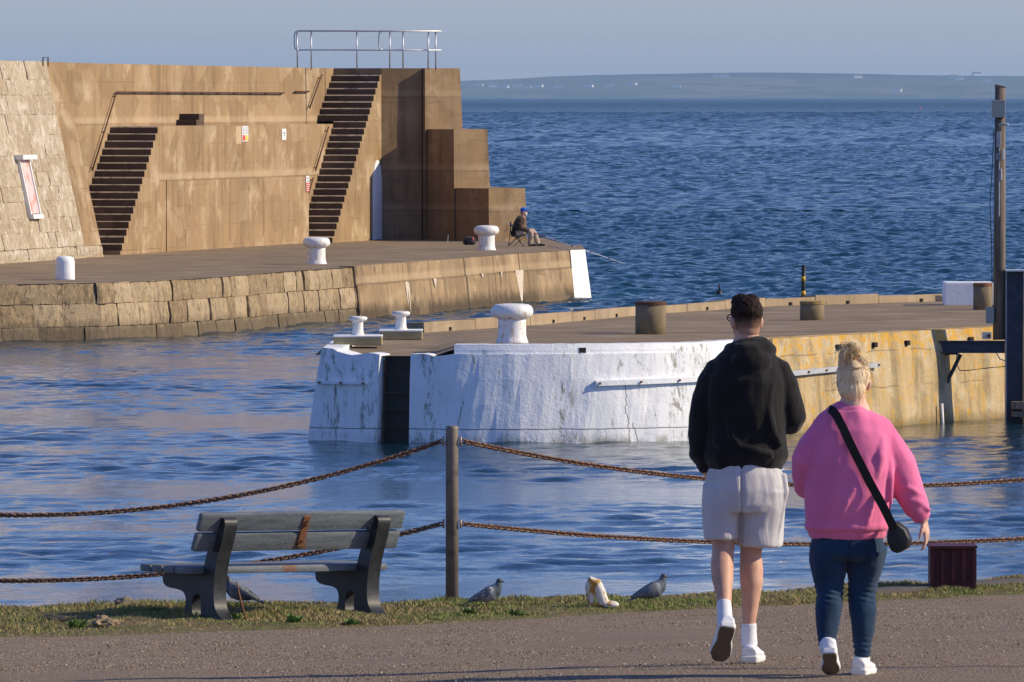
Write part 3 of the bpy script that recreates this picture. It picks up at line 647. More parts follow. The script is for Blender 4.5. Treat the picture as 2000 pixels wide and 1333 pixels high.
p = gz(127, 547, 1.39); o = MB().lathe((0, 0, 0), [(.245, -.05), (.243, .05), (.238, .46), (.215, .54), (.15, .585), (.03, .60)], 36, jit=.02).build('round_bollard', whitepaint('bollard_white', .1), smooth=True); o.location = p
tag(o, 'squat white round-topped bollard without a head, left on the far quay', 'bollard')

# ---- railings ----------------------------------------------------
def toprail(name, label, px0, px1, posts, vv, loop):
    t = thing(name, label, 'railing', W(2, vv, ZT), 'railings on top of the breakwater'); 
    def U(px): # u along the wall seen at px
        b = min(np.linspace(-4, 16, 800), key=lambda u: abs(1000 + FPX * W(u, vv, 0).x / W(u, vv, 0).y - px)); return b
    return t, U
def build_rail(label, px0, px1, posts, Yr, loopx):
    zt = pix(700, 61, Yr).z; zm = pix(700, 98, Yr).z
    t = thing('railing', label, 'railing', pix(px0, 133, Yr), 'railings on top of the breakwater')
    def P_(px, z): q = pix(px, 100, Yr); return V(q.x, Yr, z)
    MB().tube([P_(px0 + 6, zt), P_(px1, zt - .01)], .024, 8).build('top_rail', M['galv'], t, smooth=True)
    MB().tube([P_(px0 + 6, zm), P_(px1, zm - .01)], .02, 8).build('middle_rail', M['galv'], t, smooth=True)
    MB().tube([P_(px0 + 8, zt), P_(px0 + 2, zt - .03), P_(px0, zt - .12), P_(px0, zm + .12), P_(px0 + 2, zm + .03), P_(px0 + 8, zm)], .022, 8).build('end_loop', M['galv'], t, smooth=True)
    for px in posts:
        MB().tube([P_(px, ZT - .06), P_(px + rnd.uniform(-1, 1), zt)], .022, 8).build('post', M['galv'], t, smooth=True)
        
build_rail('long galvanised two-rail railing on the breakwater top, its looped end above the tall stairs', 575, 862, (581, 608, 697, 787, 836), 269.5, 575)
build_rail('shorter galvanised railing behind the long one near the seaward end of the wall top', 740, 862, (761, 851), 271.5, 740)
p = pix(89, 123, 238); mb = MB().tube([p + V(-.07, 0, -.1), p + V(-.07, 0, .15), p + V(.07, 0, .15), p + V(.07, 0, -.1)], .02, 6)
tag(mb.build('iron_loop', M['rustdark']), 'small dark iron loop on top of the wall at the left', 'loop')
def Uat(px, v):
    us = np.linspace(-32, 10, 2500); xs_ = [1000 + FPX * W(u, v, 0).x / W(u, v, 0).y for u in us]; return float(us[int(np.argmin(np.abs(np.array(xs_) - px)))])
def zat(py, Y): return pix(1000, py, Y).z
def wallrail(label, pts, vf, stand=.09, group='iron handrails on the breakwater'):
    ps = []
    for px, py in pts:
        u = 0
        for _ in range(4): u = Uat(px, vf(u) + stand)
        q = W(u, vf(u) + stand, 0); ps.append((u, zat(py, q.y)))
    t = thing('handrail', label, 'handrail', W(ps[0][0], vf(ps[0][0]), ps[0][1]), group)
    MB().tube([W(u, vf(u) + stand, z) for u, z in ps], .024, 6).build('rail', M['rustdark'], t, smooth=True)
    for (a, b) in zip(ps[:-1], ps[1:]):
        L_ = math.hypot(b[0] - a[0], b[1] - a[1]); n = max(2, int(L_ / 1.6) + 1)
        for k in range(n):
            f = (k + .1) / (n - .8) if n > 1 else .5; f = min(1, f); u = a[0] + (b[0] - a[0]) * f; z = a[1] + (b[1] - a[1]) * f
            MB().tube([W(u, vf(u) - .03, z - .03), W(u, vf(u) + stand, z - .02), W(u, vf(u) + stand, z + .02)], .02, 6).build('bracket', M['rustdark'], t)
    return t
wallrail('long rusty handrail on the upper wall, bending down beside the left staircase', [(180, 334), (228, 180), (555, 182)], lambda u: vup(u))
wallrail('short horizontal rusty handrail piece left of the tall stairs', [(577, 179), (604, 179)], lambda u: vup(u))
wallrail('sloping iron handrail beside the top flight of the tall stairs', [(605, 212), (629, 146)], lambda u: vup(u))
wallrail('sloping iron handrail halfway up the tall stairs', [(616, 334), (642, 248)], lambda u: .5)
wallrail('lowest sloping iron handrail on the tall stairs next to the red and white sign', [(603, 378), (612, 348)], lambda u: .5)
# signs on the wall
def sign(name, label, px0, px1, py0, py1, v, draw):
    u0, u1 = Uat(px0, v), Uat(px1, v); Yc = W(u0, v, 0).y; z1, z0 = zat(py0, Yc), zat(py1, Yc)
    t = thing(name, label, 'sign', W((u0 + u1) / 2, v, z0))
    def f(a, b, o): return W(u0 + (u1 - u0) * a, v + o, z0 + (z1 - z0) * b)
    def rect(a0, a1, b0, b1, o, m, nm):
        MB().prism([f(a0, b0, .001), f(a1, b0, .001), f(a1, b0, o), f(a0, b0, o)], [f(a0, b1, .001), f(a1, b1, .001), f(a1, b1, o), f(a0, b1, o)]).build(nm, m, t)
    rect(0, 1, 0, 1, .02, M['whitepl'], 'board'); draw(rect)
def dr1(r):
    r(.06, .5, .05, .42, .024, M['red'], 'red_panel'); r(.55, .95, .05, .42, .024, M['yel'], 'yellow_panel')
    for k in range(5): r(.1, .4, .52 + k * .09, .55 + k * .09, .024, M['darkprint'], 'text_line'); r(.55, .9, .52 + k * .09, .55 + k * .09, .024, M['darkprint'], 'text_line')
sign('safety_sign', 'white safety sign with red and yellow lower panels on the middle tier', 472, 484, 247, 277, .5, dr1)
def dr2(r):
    r(.35, .65, .55, .7, .024, M['darkprint'], 'symbol'); r(.4, .6, .35, .45, .024, M['darkprint'], 'symbol')
sign('notice', 'plain white upright notice right of the red and yellow sign', 550, 558, 252, 274, .5, dr2)
def dr3(r):
    r(.02, .98, .0, .56, .024, M['red'], 'red_panel'); r(.35, .65, .62, .72, .024, M['darkprint'], 'symbol'); r(.35, .65, .8, .9, .024, M['darkprint'], 'symbol')
    for k in range(4): r(.12, .88, .06 + k * .125, .10 + k * .125, .028, M['whitepl'], 'text_line')
sign('warning_sign', 'narrow red and white warning sign at the foot of the tall stairs', 597, 603, 344, 375, .8, dr3)
# render patch next to the first sign
u0, u1 = Uat(461, .5), Uat(471.5, .5); Yc = W(u0, .5, 0).y
mb = MB(); ubox(mb, u0, u1, .49, .504, zat(281, Yc), zat(247, Yc)); mb.build('render_patch', plain('new_render', (.50, .37, .22), .9, .1), bw)
# niche with white frame on the battered stone
def BT(u, z, o): return W(u, bat(z) + .04 + o, z)
nu0, nu1 = -30.1, -29.25; nz0, nz1 = 2.72, 4.22
t = thing('wall_niche', 'white framed slanting niche with a faded pink red panel in the pale stone wall', 'niche', W(nu0, .4, nz0))
def bbox(mb, u0, u1, z0, z1, o0, o1): mb.prism([BT(u0, z0, o0), BT(u1, z0, o0), BT(u1, z0, o1), BT(u0, z0, o1)], [BT(u0, z1, o0), BT(u1, z1, o0), BT(u1, z1, o1), BT(u0, z1, o1)])
g = G('faded_red_panel', .6, .3); x, y, z = g.xyz(); c = g.mix(g.ramp(g.noise(2.5, 3), .45, .65), (.66, .50, .47), (.62, .24, .17)); g.color(c); g.m
mb = MB(); bbox(mb, nu0, nu1, nz0, nz1, -.02, .06); mb.build('panel', g.m, t)
mb = MB(); bbox(mb, nu0 - .08, nu0 - .003, nz0 - .02, nz1, -.05, .10); mb.build('frame', M['whitepl'], t)
mb = MB(); bbox(mb, nu1 + .003, nu1 + .08, nz0 - .02, nz1, -.05, .10); mb.build('frame', M['whitepl'], t)
mb = MB(); bbox(mb, nu0 - .08, nu1 + .08, nz0 - .14, nz0 - .023, -.05, .15); mb.build('sill', M['whitepl'], t)
mb = MB(); z0, z1 = nz1 + .003, nz1 + .13; mb.prism([W(nu0 - .2, bat(z0) - .1, z0), W(nu1 + .35, bat(z0) - .1, z0), W(nu1 + .35, bat(z0) + .28, z0), W(nu0 - .2, bat(z0) + .28, z0)], [W(nu0 - .2, bat(z0) - .1, z1), W(nu1 + .35, bat(z0) - .1, z1), W(nu1 + .35, bat(z0) + .28, z1), W(nu0 - .2, bat(z0) + .28, z1)])
mb.build('lintel', M['whitepl'], t)

# ================================================================ near pier
pier = thing('pier', 'low pier with a white painted round nose and yellow lichened concrete side', 'pier', (1, 152, 0))
PZ = 1.70; CZ = 1.53
cx, cy, cr = -.35, 153.1, 5.85
arcpts = []
for a in np.linspace(R(-32.5), R(40), 40): arcpts.append(V(cx + cr * math.sin(a), cy - cr * math.cos(a), 0))
EL = arcpts[0]; ER = arcpts[-1]
line = arcpts + [V(4.75, 150.9, 0), V(8.2, 157.2, 0), V(9.6, 159.2, 0), V(14, 165, 0)]
# resample
def resample(pts, st):
    out = [pts[0]]; acc = 0
    for a, b in zip(pts[:-1], pts[1:]):
        d = (b - a).length; n = max(1, int(d / st)); out += [a.lerp(b, (k + 1) / n) for k in range(n)]
    return out
line = resample(line, .12)
lc = [0]
for a, b in zip(line[:-1], line[1:]): lc.append(lc[-1] + (b - a).length)
LX = np.array([p.x for p in line]); LY = np.array([p.y for p in line]); LC = np.array(lc)
def PW(s, z, off=0., lean=.07):
    x = np.interp(s, LC, LX); y = np.interp(s, LC, LY); e = .15
    tx = np.interp(s + e, LC, LX) - np.interp(s - e, LC, LX); ty = np.interp(s + e, LC, LY) - np.interp(s - e, LC, LY); l = math.hypot(tx, ty) or 1
    o = off + lean * (1.6 - z); return V(x + ty / l * o, y - tx / l * o, z)
def spx(px): # arc position seen at photo px
    q = [1000 + FPX * p.x / p.y for p in line]; return float(LC[int(np.argmin(np.abs(np.array(q) - px)))])
def wallpiece(mb, s0, s1, z0, ztopf, off=0., back=-.55, st=.1, jit=0., nz=7, lean=.07, mi=0, slant=0.):
    n = max(2, int((s1 - s0) / st)); m = nz + 1; o = len(mb.v)
    for i in range(n + 1):
        s = s0 + (s1 - s0) * i / n; zt = ztopf(s)
        for k in range(m):
            z = z0 + (zt - z0) * k / nz; q = jit * noise.fractal((s * 1.4, z * 1.4, 3), 1, 2, 4) if jit else 0
            if k == nz: q -= .03
            mb.v.append(tuple(PW(s + slant * max(0, 1 - (s - s0) / .6) * (z / 1.6), z, off + q, lean)))
        mb.v.append(tuple(PW(s, zt, back, 0))); mb.v.append(tuple(PW(s, z0, back, 0)))
    M_ = m + 2
    for i in range(n):
        a = o + i * M_; b = a + M_
        for k in range(m + 1): mb.f.append((a + k, b + k, b + k + 1, a + k + 1)); mb.m.append(mi)
        mb.f.append((a + m + 1, b + m + 1, b, a)); mb.m.append(mi)
    mb.f.append(tuple(o + k for k in reversed(range(M_)))); mb.f.append(tuple(o + n * M_ + k for k in range(M_))); mb.m += [mi, mi]
sL = 0; sA = spx(748); sB = spx(805); sC = spx(877); sW = spx(1512); sR = LC[-1]
def rag(s):
    k = np.interp(1000 + FPX * PW(s, 1, 0, 0).x / PW(s, 1, 0, 0).y, [600, 640, 655, 690, 720, 745, 806, 830, 845, 862, 877, 900], [1.62, 1.62, 1.56, 1.50, 1.55, 1.51, 1.53, 1.545, 1.495, 1.50, 1.53, 1.535])
    return float(k) + .012 * noise.noise((s * 6, 0, 0))
mb = MB(); wallpiece(mb, sL, sA, -1.5, rag, jit=.03, slant=.2); wallpiece(mb, sB, sW, -1.5, rag, jit=.03)
mb.build('painted_nose', M['white'], pier, smooth=False)
mb = MB(); wallpiece(mb, sC, sW, 1.50, lambda s: PZ + .01 * noise.noise((s * 4, 1, 0)), off=-.085, jit=.008, nz=2, lean=.0); mb.build('parapet', M['white'], pier)
mb = MB(); wallpiece(mb, sW + .003, sR, -1.5, lambda s: PZ + .012 * noise.noise((s * 3, 1, 0)), jit=.04, off=-.02); mb.build('lichened_wall', M['yellow'], pier)
mb = MB(); wallpiece(mb, sA - .2, sB + .2, -1.5, lambda s: 1.49, off=-.30, back=-.7, nz=6, lean=.03, jit=.02)
mb.build('ladder_recess', plain('black_recess_concrete', (.055, .052, .042), .7, .6, scale=5, c2=(.02, .03, .025), bump=.6), pier)  # near-black blotchy colour over the whole recess wall
# left return wall and deck
LB = V(-3.15, 156.5, 0); EL2 = PW(0, 1.6, -.02, 0)
mb = MB(); q0 = PW(0, -1.5, 0); q1 = PW(.2, 1.60, -.03)
mb.prism([at(q0, -1.5), V(LB.x - .25, LB.y, -1.5), V(LB.x + .6, LB.y, -1.5), at(PW(.35, -1.5, -.4), -1.5)], [at(q1, 1.605), V(LB.x, LB.y, 1.605), V(LB.x + .6, LB.y, 1.605), at(PW(.35, 1.6, -.4), 1.605)])
mb.build('left_return', M['white'], pier)
FE = [V(-3.15, 156.4, 0)] + [gz(a, b, 1.62) for a, b in ((785, 652), (830, 650), (1060, 634), (1240, 617), (1420, 604), (1500, 598.5), (1700, 593), (1840, 589), (1960, 586), (2200, 580))]
# deck as a triangulated fan between near and far edge
nN = 70; near = [PW(s, 1.6, -.12, 0) for s in np.linspace(0, sR, nN + 1)]
fc = [0]
for a, b in zip(FE[:-1], FE[1:]): fc.append(fc[-1] + (b - a).xy.length)
far_ = [V(np.interp(t, fc, [p.x for p in FE]), np.interp(t, fc, [p.y for p in FE]), 0) for t in np.linspace(0, fc[-1], nN + 1)]
rows = 10; X = np.zeros((rows + 1, nN + 1)); Yd = X.copy(); Zd = X.copy()
for i in range(nN + 1):
    pxn = 1000 + FPX * near[i].x / near[i].y; zn = float(np.interp(pxn, [600, 860, 900, 4000], [1.495, 1.495, 1.66, 1.68]))
    for j in range(rows + 1):
        t = j / rows; X[j, i] = near[i].x * (1 - t) + far_[i].x * t; Yd[j, i] = near[i].y * (1 - t) + far_[i].y * t
        Zd[j, i] = zn * (1 - t) + 1.62 * t + .01 * noise.noise((X[j, i] * .8, Yd[j, i] * .8, 0))
pdk = concrete('pier_deck_concrete', (.25, .182, .108), (.14, .10, .06), (.37, .285, .18), .1, grain=14)
o = grid('deck', X, Yd, Zd, pdk); put(o, pier)
# kerb along the seaward edge, in lengths
mb = MB(); holes = MB(); s = fc[2]; r6 = random.Random(5)
def FEp(s, o, z):
    x = np.interp(s, fc, [p.x for p in FE]); y = np.interp(s, fc, [p.y for p in FE]); e = .4
    tx = np.interp(s + e, fc, [p.x for p in FE]) - np.interp(s - e, fc, [p.x for p in FE]); ty = np.interp(s + e, fc, [p.y for p in FE]) - np.interp(s - e, fc, [p.y for p in FE]); l = math.hypot(tx, ty)
    return V(x - ty / l * o, y + tx / l * o, z)
while s < fc[-1]:
    e = s + r6.uniform(1.6, 3.2); h = 1.62 + .17 + r6.uniform(-.02, .03)
    for k in range(3):
        a = s + (e - s) * k / 3 + (.012 if k == 0 else 0); b = s + (e - s) * (k + 1) / 3 - (.012 if k == 2 else 0)
        h2 = h + .02 * noise.noise((b, 0, 0)); h1 = h + .02 * noise.noise((s + (e - s) * k / 3, 0, 0))
        mb.prism([FEp(a, 0, 1.3), FEp(b, 0, 1.3), FEp(b, .5, 0.0), FEp(a, .5, 0.0)], [FEp(a, .03, h1), FEp(b, .03, h2), FEp(b, .42, h2 - .02), FEp(a, .42, h1 - .02)])
    m = (s + e) / 2; holes = MB(); holes.prism([FEp(m - .04, -.004, 1.63), FEp(m + .04, -.004, 1.63), FEp(m + .04, .05, 1.63), FEp(m - .04, .05, 1.63)], [FEp(m - .04, -.004, 1.69), FEp(m + .04, -.004, 1.69), FEp(m + .04, .05, 1.69), FEp(m - .04, .05, 1.69)]); holes.build('kerb_drain', M['hole'], pier)
    s = e
mb.build('kerb', concrete('kerb_concrete', (.38, .28, .17), (.2, .15, .1), (.46, .36, .24), .5), pier)
mb = MB(); prevb = FE[0]
mb.prism([V(-3.1, 156.4, -1.5), at(FE[1], -1.5), at(FE[2], -1.5), at(FE[2] + V(-.3, -.6, 0), -1.5), V(-3.0, 155.6, -1.5)], [V(-3.1, 156.4, 1.6), at(FE[1], 1.6), at(FE[2], 1.6), at(FE[2] + V(-.3, -.6, 0), 1.6), V(-3.0, 155.6, 1.6)])
mb.build('back_wall', M['stub'], pier)
# weep holes in wall face
for px, z in ((1143, 1.60), (1640, 1.50), (1707, 1.50), (1773, 1.5), (1897, 1.5)):
    mb = MB(); s = spx(px); oo = .022 if px > 1200 else -.083
    mb.prism([PW(s - .06, z - .05, oo - .05, 0), PW(s + .06, z - .05, oo - .05, 0), PW(s + .06, z - .05, oo + .006, 0), PW(s - .06, z - .05, oo + .006, 0)], [PW(s - .06, z + .04, oo - .05, 0), PW(s + .06, z + .04, oo - .05, 0), PW(s + .06, z + .04, oo + .006, 0), PW(s - .06, z + .04, oo + .006, 0)]); mb.build('weep_hole', M['hole'], pier)
# flat fender strips with bolts
def fender(px0, px1, z0, z1, zslope, m, h=.09):
    s0, s1 = spx(px0), spx(px1); n = max(3, int((s1 - s0) / .25)); mb = MB()
    for i in range(n):
        a = s0 + (s1 - s0) * i / n; b = s0 + (s1 - s0) * (i + 1) / n; za = z0 + zslope * (i / n); zb = z0 + zslope * ((i + 1) / n)
        mb.prism([PW(a, za, -.01), PW(b, zb, -.01), PW(b, zb, .07), PW(a, za, .07)], [PW(a, za + h, -.01), PW(b, zb + h, -.01), PW(b, zb + h, .07), PW(a, za + h, .07)])
    st = mb.build('fender_strip', m, pier); mb = MB(); k = int((s1 - s0) / .85) + 1
    for i in range(k + 1):
        s = s0 + .06 + (s1 - s0 - .12) * i / k; z = z0 + h / 2 + zslope * i / k; c = PW(s, z, .07); d = (PW(s, z, .2) - PW(s, z, .0)).normalized()
        mb.tube([c, c + d * .03], .02, 8)
    mb.build('bolt', M['rust'], st)
fender(1170, 1512, .98, 1.0, .10, M['whiteclean']); fender(1530, 1708, 1.03, 1, .06, M['lightsteel']); fender(622, 724, 1.0, 1, .0, M['whiteclean'], .05)
# ladder in the recess
sM = (sA + sB) / 2; t = thing('ladder', 'rusty dark steel ladder in the slot of the white pier nose', 'ladder', PW(sM, 0, 0))
for ss in (sA + .05, sB - .05): MB().tube([PW(ss, -1, -.17), PW(ss, 1.42, -.2)], .022, 6).build('rail', M['rustdark'], t)
for z in np.arange(-.05, 1.4, .30): MB().tube([PW(sA + .05, z, -.18), PW(sB - .05, z, -.18)], .016, 6).build('rung', M['rustdark'], t)
# bollards on the pier
big = bollard('big white mooring bollard at the front of the near pier above the painted nose', V(0, 149.05, 1.70), M['bollard'], group='mushroom bollards', sc=1.0)
big.scale = (1.0, 1.0, .93)
def small_bollard(px, zb, Y, label, pl, zbase):
    c = pix(px, 660, Y); b = thing('small_bollard', label, 'bollard', V(c.x, Y, zb), 'small bollards on concrete plinths', local=True)
    pr = [(.17, 0), (.135, .02), (.105, .06), (.095, .12), (.093, .24), (.105, .275), (.15, .29), (.17, .315), (.165, .345), (.12, .36), (.02, .365)]
    MB().lathe((0, 0, 0), pr, 28, jit=.04).build('post', M['bollard'], b, smooth=True)
    MB().box((pl[2], .1, -.075), (pl[0], pl[1], .15), bev=.02).build('plinth', [concrete('plinth_side', (.42, .34, .17), (.2, .16, .08), (.5, .42, .24), .4)], b)
    MB().box((pl[2], .1, .012), (pl[0] + .01, pl[1] + .01, .03), bev=.012).build('painted_top', M['whiteclean'], b)
small_bollard(699, 1.735, 150.9, 'small white mooring bollard on a plinth, left of the pair on the pier nose', (.86, .7, -.0), 1.5)
small_bollard(783, 1.735, 154.5, 'small white mooring bollard on a plinth, right of the pair, nearer the ladder slot', (.78, .7, .0), 1.5)
def stub(px, py, z, r, h, label, rim, Yo=None):
    c = gz(px, py, z); t = thing('stub_bollard', label, 'bollard', c, 'plain concrete stub bollards on the pier', local=True)
    MB().lathe((0, 0, 0), [(r, -.1), (r, h * .5), (r * .985, h - .05)], 32, jit=.03).build('shaft', M['stub'], t, smooth=True)
    MB().lathe((0, 0, 0), [(r * .98, h - .055), (r * 1.03, h - .05), (r * 1.03, h), (r * .9, h + .012), (.02, h + .012)], 32, jit=.03).build('rim', rim, t, smooth=False)
lich = plain('lichened_rim', (.30, .2, .06), .9, .5, scale=14, c2=(.16, .13, .08))
stub(1271, 651, 1.66, .283, .57, 'wide brown concrete stub bollard with a rusty rim, left of the man', M['rustdark'])
stub(1586, 624.5, 1.65, .235, .35, 'low concrete stub bollard with yellow lichen beside the black and yellow post', lich)
stub(1919, 605, 1.64, .19, .53, 'rust stained stub bollard before the white block at the right', M['rust'])
# black/yellow post
c = gz(1568, 588, 1.62); t = thing('marker_post', 'thin black post with two yellow bands behind the lichened stub', 'post', c)
mb = MB(); zt = pix(1568, 518, c.y).z
MB().tube([c + V(0, 0, -.2), V(c.x + .02, c.y, zt)], .045, 12).build('pole', M['black'], t, smooth=True)
for py in (545, 573): z = pix(1568, py, c.y).z; MB().tube([V(c.x + .01, c.y, z - .05), V(c.x + .01, c.y, z + .05)], .049, 12).build('band', M['yellowp'], t, smooth=True)
# white block
c = gz(1890, 595.5, 1.63); o = MB().box((0, 0, .23), (1.02, .8, .5), bev=.03).build('white_block', M['whiteclean']); o.location = c; tag(o, 'large white painted concrete block behind the rusty stub at the right', 'block')
c = gz(1820, 588, 1.63); o = MB().box((.05, 0, .06), (.42, .35, .13), bev=.02).build('kerb_stone', concrete('pale_kerb_stone', (.4, .32, .22), (.2, .15, .1), (.5, .42, .3), .3)); o.location = c; tag(o, 'low pale kerb stone left of the white block', 'stone')
c = gz(1802, 588, 1.63); o = MB().box((0, -.05, .06), (.22, .3, .11), bev=.02).build('timber_offcut', M['rustdark']); o.location = c; tag(o, 'small dark timber block at the left end of the kerb stone', 'block')
# steel pile, beam and timber pole
YP = 156.6
t = thing('steel_pile', 'tall navy and pale steel pile standing in the water at the right edge', 'pile', V(9.35, YP, -1))
x0 = pix(1966, 700, YP).x; zt = pix(1966, 530, YP).z
mb = MB(); mb.box((x0 + .15, YP - .02, (zt - 2) / 2), (.30, .03, zt + 2)); mb.build('web', M['steel'], t)
mb = MB(); mb.box((x0 - .01, YP + .1, (zt - 2) / 2), (.02, .3, zt + 2)); mb.box((x0 + .33, YP - .12, (zt - 2) / 2), (.05, .26, zt + 2), mi=0); mb.build('flange', [M['lightsteel']], t)
mb = MB(); mb.box((x0 + .62, YP - .06, (zt - 2) / 2), (.50, .10, zt + 2)); mb.build('side_plate', M['lightsteel'], t)
mb = MB(); mb.box((x0 + .30, YP - .05, zt + .015), (.66, .36, .03)); mb.build('cap', M['whitepl'], t)
t2 = thing('bracket_beam', 'dark steel beam holding the timber pole, plus bars added as shadow shapes by the wall', 'beam', pix(1900, 677, YP))
bx0 = pix(1832, 677, YP).x; bz0 = pix(1832, 690, YP).z; bz1 = pix(1832, 666, YP).z; bxm = (bx0 + x0 - .03) / 2; bl = x0 - .03 - bx0
mb = MB(); mb.box((bxm, YP + .05, (bz0 + bz1) / 2), (bl, .03, bz1 - bz0 - .04)); mb.box((bxm, YP + .05, bz1 - .01), (bl, .2, .02)); mb.box((bxm, YP + .05, bz0 + .01), (bl, .2, .02)); mb.build('beam', M['steel'], t2)
MB().box((bx0 + .12, YP + .16, bz0 - .02), (.5, .12, .03)).build('seat_plate', M['rustdark'], t2)
pA = pix(1840, 692, YP); MB().box((pA.x + .05, YP + .16, bz0 - .62), (.07, .07, 1.2)).build('shadow_strut', M['steel'], t2)  # upright bar added in the shape of what is mostly cast shadow
p1 = V(pA.x + .35, YP + .16, bz0 - .03); p2 = V(pA.x + .06, YP + .16, bz0 - .62); MB().tube([p1, p2], .035, 4).build('brace', M['steel'], t2)  # slanting bar likewise added after a mostly shadow shape
YQ = YP + .12
t = thing('timber_pole', 'tall grey weathered timber pole carrying small electrical boxes', 'pole', pix(1953, 662, YQ))
pb = pix(1951.5, 664, YQ); pt = pix(1953.5, 172, YQ)
MB().tube([pb, pb.lerp(pt, .5), pt], [.118, .108, .094], 18).build('pole', M['timber'], t, smooth=True)
mb = MB(); ptt = pix(1953.5, 166, YQ); mb.prism([pt + V(-.095, -.05, 0), pt + V(.095, -.05, 0), pt + V(.095, .06, 0), pt + V(-.095, .06, 0)], [pt + V(-.095, -.05, .065), pt + V(.095, -.05, .02), pt + V(.095, .06, .02), pt + V(-.095, .06, .065)]); mb.build('slanted_top', M['timber'], t)
def pbox(px0, px1, py0, py1, d, m, nm, par, yo=-.16):
    a = pix(px0, py0, YQ); b = pix(px1, py1, YQ); return MB().box(((a.x + b.x) / 2, YQ + yo, (a.z + b.z) / 2), (b.x - a.x, d, a.z - b.z), bev=.008).build(nm, m, par)
bx = pbox(1936, 1962, 196, 230, .16, M['box'], 'junction_box', t)
pbox(1945.5, 1954, 258, 288, .08, M['lightsteel'], 'conduit_box', t, -.14); pbox(1957, 1960.5, 291, 312, .06, M['whitepl'], 'conduit_box', t, -.13)
pbox(1953.5, 1956, 330, 353, .05, M['whitepl'], 'conduit_box', t, -.13); pbox(1925, 1941, 600, 632, .14, M['box'], 'switch_box', t, -.05); pbox(1945, 1949, 300, 312, .05, M['lightsteel'], 'conduit_box', t, -.13)
MB().tube([pix(1951, 244, YQ) + V(0, -.13, 0), pix(1967, 244, YQ) + V(0, -.3, 0)], [.03, .02], 8).build('arm', M['lightsteel'], t, smooth=True)
MB().tube([pix(1951, 288, YQ) + V(0, -.12, 0), pix(1950.5, 423, YQ) + V(0, -.125, 0)], .013, 6).build('conduit', M['lightsteel'], t)
MB().tube([pix(1941, 255, YQ) + V(0, -.05, 0), pix(1939, 340, YQ) + V(-.02, -.05, 0), pix(1935, 400, YQ) + V(-.02, -.05, 0), pix(1936, 470, YQ) + V(0, -.05, 0), pix(1938, 600, YQ) + V(0, -.05, 0)], .008, 5).build('cable', M['black'], t)
MB().tube([pix(1868, 690, YP), pix(1869, 712, YP), pix(1874, 724, YP), pix(1890, 724, YP), pix(1930, 719, YP), pix(1966, 716, YP)], .010, 5).build('hanging_cable', M['black'], t2)
MB().tube([pix(1946, 690, YP), pix(1953, 702, YP), pix(1966, 706, YP)], .010, 5).build('hanging_cable', M['black'], t2)
o = pbox(1921, 1940, 650, 664, .04, M['whitepl'], 'white_plate', None, .5); tag(o, 'small white plate with a dark square on the wall behind the timber pole', 'plate')
MB().box((pix(1934, 657, YQ).x, YQ + .47, pix(1934, 658, YQ).z), (.05, .03, .06)).build('dark_square', M['rustdark'], o)
for q in [x for x in C.objects if x.name.startswith('dark_square')]: q.parent = o
mb = MB(); mb.box((x0 + .5, YP - .35, .33), (.85, .4, .13)); mb.box((x0 + .5, YP - .35, .17), (.85, .35, .1)); o = mb.build('timber_fender', M['timber']); tag(o, 'grey timber fender beam low against the steel pile', 'fender')
p = PW(spx(1826), 0, .12, .05); tag(MB().tube([V(p.x, p.y, -.3), V(p.x - .03, p.y + .02, .36)], .025, 10).build('white_pipe', M['whitepl'], smooth=True), 'short white pipe standing in the water against the lichened wall', 'pipe')
# small buoys
p = gz(1405, 575, 0); tag(MB().tube([V(p.x, p.y, -.2), V(p.x, p.y, .12)], [.11, .09], 12).tube([V(p.x, p.y, .12), V(p.x, p.y, .33)], .025, 6).build('marker_buoy', M['black'], smooth=True), 'small dark stick buoy on the sea above the pier kerb', 'buoy')
p = gz(1797, 213, 0); tag(MB().ell((p.x, p.y, .4), (.5, .5, .4)).tube([V(p.x, p.y, .4), V(p.x, p.y, 1.1)], .07, 6).build('pink_buoy', plain('pink_buoy_paint', (.8, .1, .15), .5), smooth=True), 'tiny pink red buoy far out near the horizon', 'buoy')
# ================================================================ foreground
YPOST = 60.75
def gp(px, Y, dz=0.): p = pix(px, 1000, Y); return V(p.x, Y, groundz(p.x, Y) + dz)
# ---- posts and chains
M['post'] = plain('grey_brown_post', (.20, .165, .13), .6, .3, .3, scale=9, c2=(.11, .09, .08))
M['ring'] = plain('worn_ring', (.42, .32, .22), .5, .4, .4, scale=40, c2=(.3, .12, .05))
def chain_post(x, y, z, label):
    t = thing('chain_post', label, 'post', V(x, y, z), 'chain fence posts', local=True)
    MB().lathe((0, 0, 0), [(.046, -.3), (.045, 1.27), (.043, 1.285), (.02, 1.29)], 20).build('pole', M['post'], t, smooth=True)
    for h in (1.18, .59):
        for sx in (-1, 1):
            MB().tube([(sx * .062, .028 * math.cos(a), h + .028 * math.sin(a)) for a in np.linspace(0, 2 * math.pi, 12)[:-1]], .008, 6, closed=True).build('ring', M['ring'], t, smooth=True)
    return t
p0 = pix(883, 1185, YPOST); zpb = p0.z
P0 = V(p0.x, YPOST, zpb)
PR = V(5.9, 65.0, 2.30); PL = V(-6.35, 60.0, 2.36)
chain_post(*P0, 'grey steel post standing right of the bench and carrying the rusty chains')
chain_post(*PR, 'grey steel chain post beyond the right edge of the picture'); chain_post(*PL, 'grey steel chain post beyond the left edge of the picture')
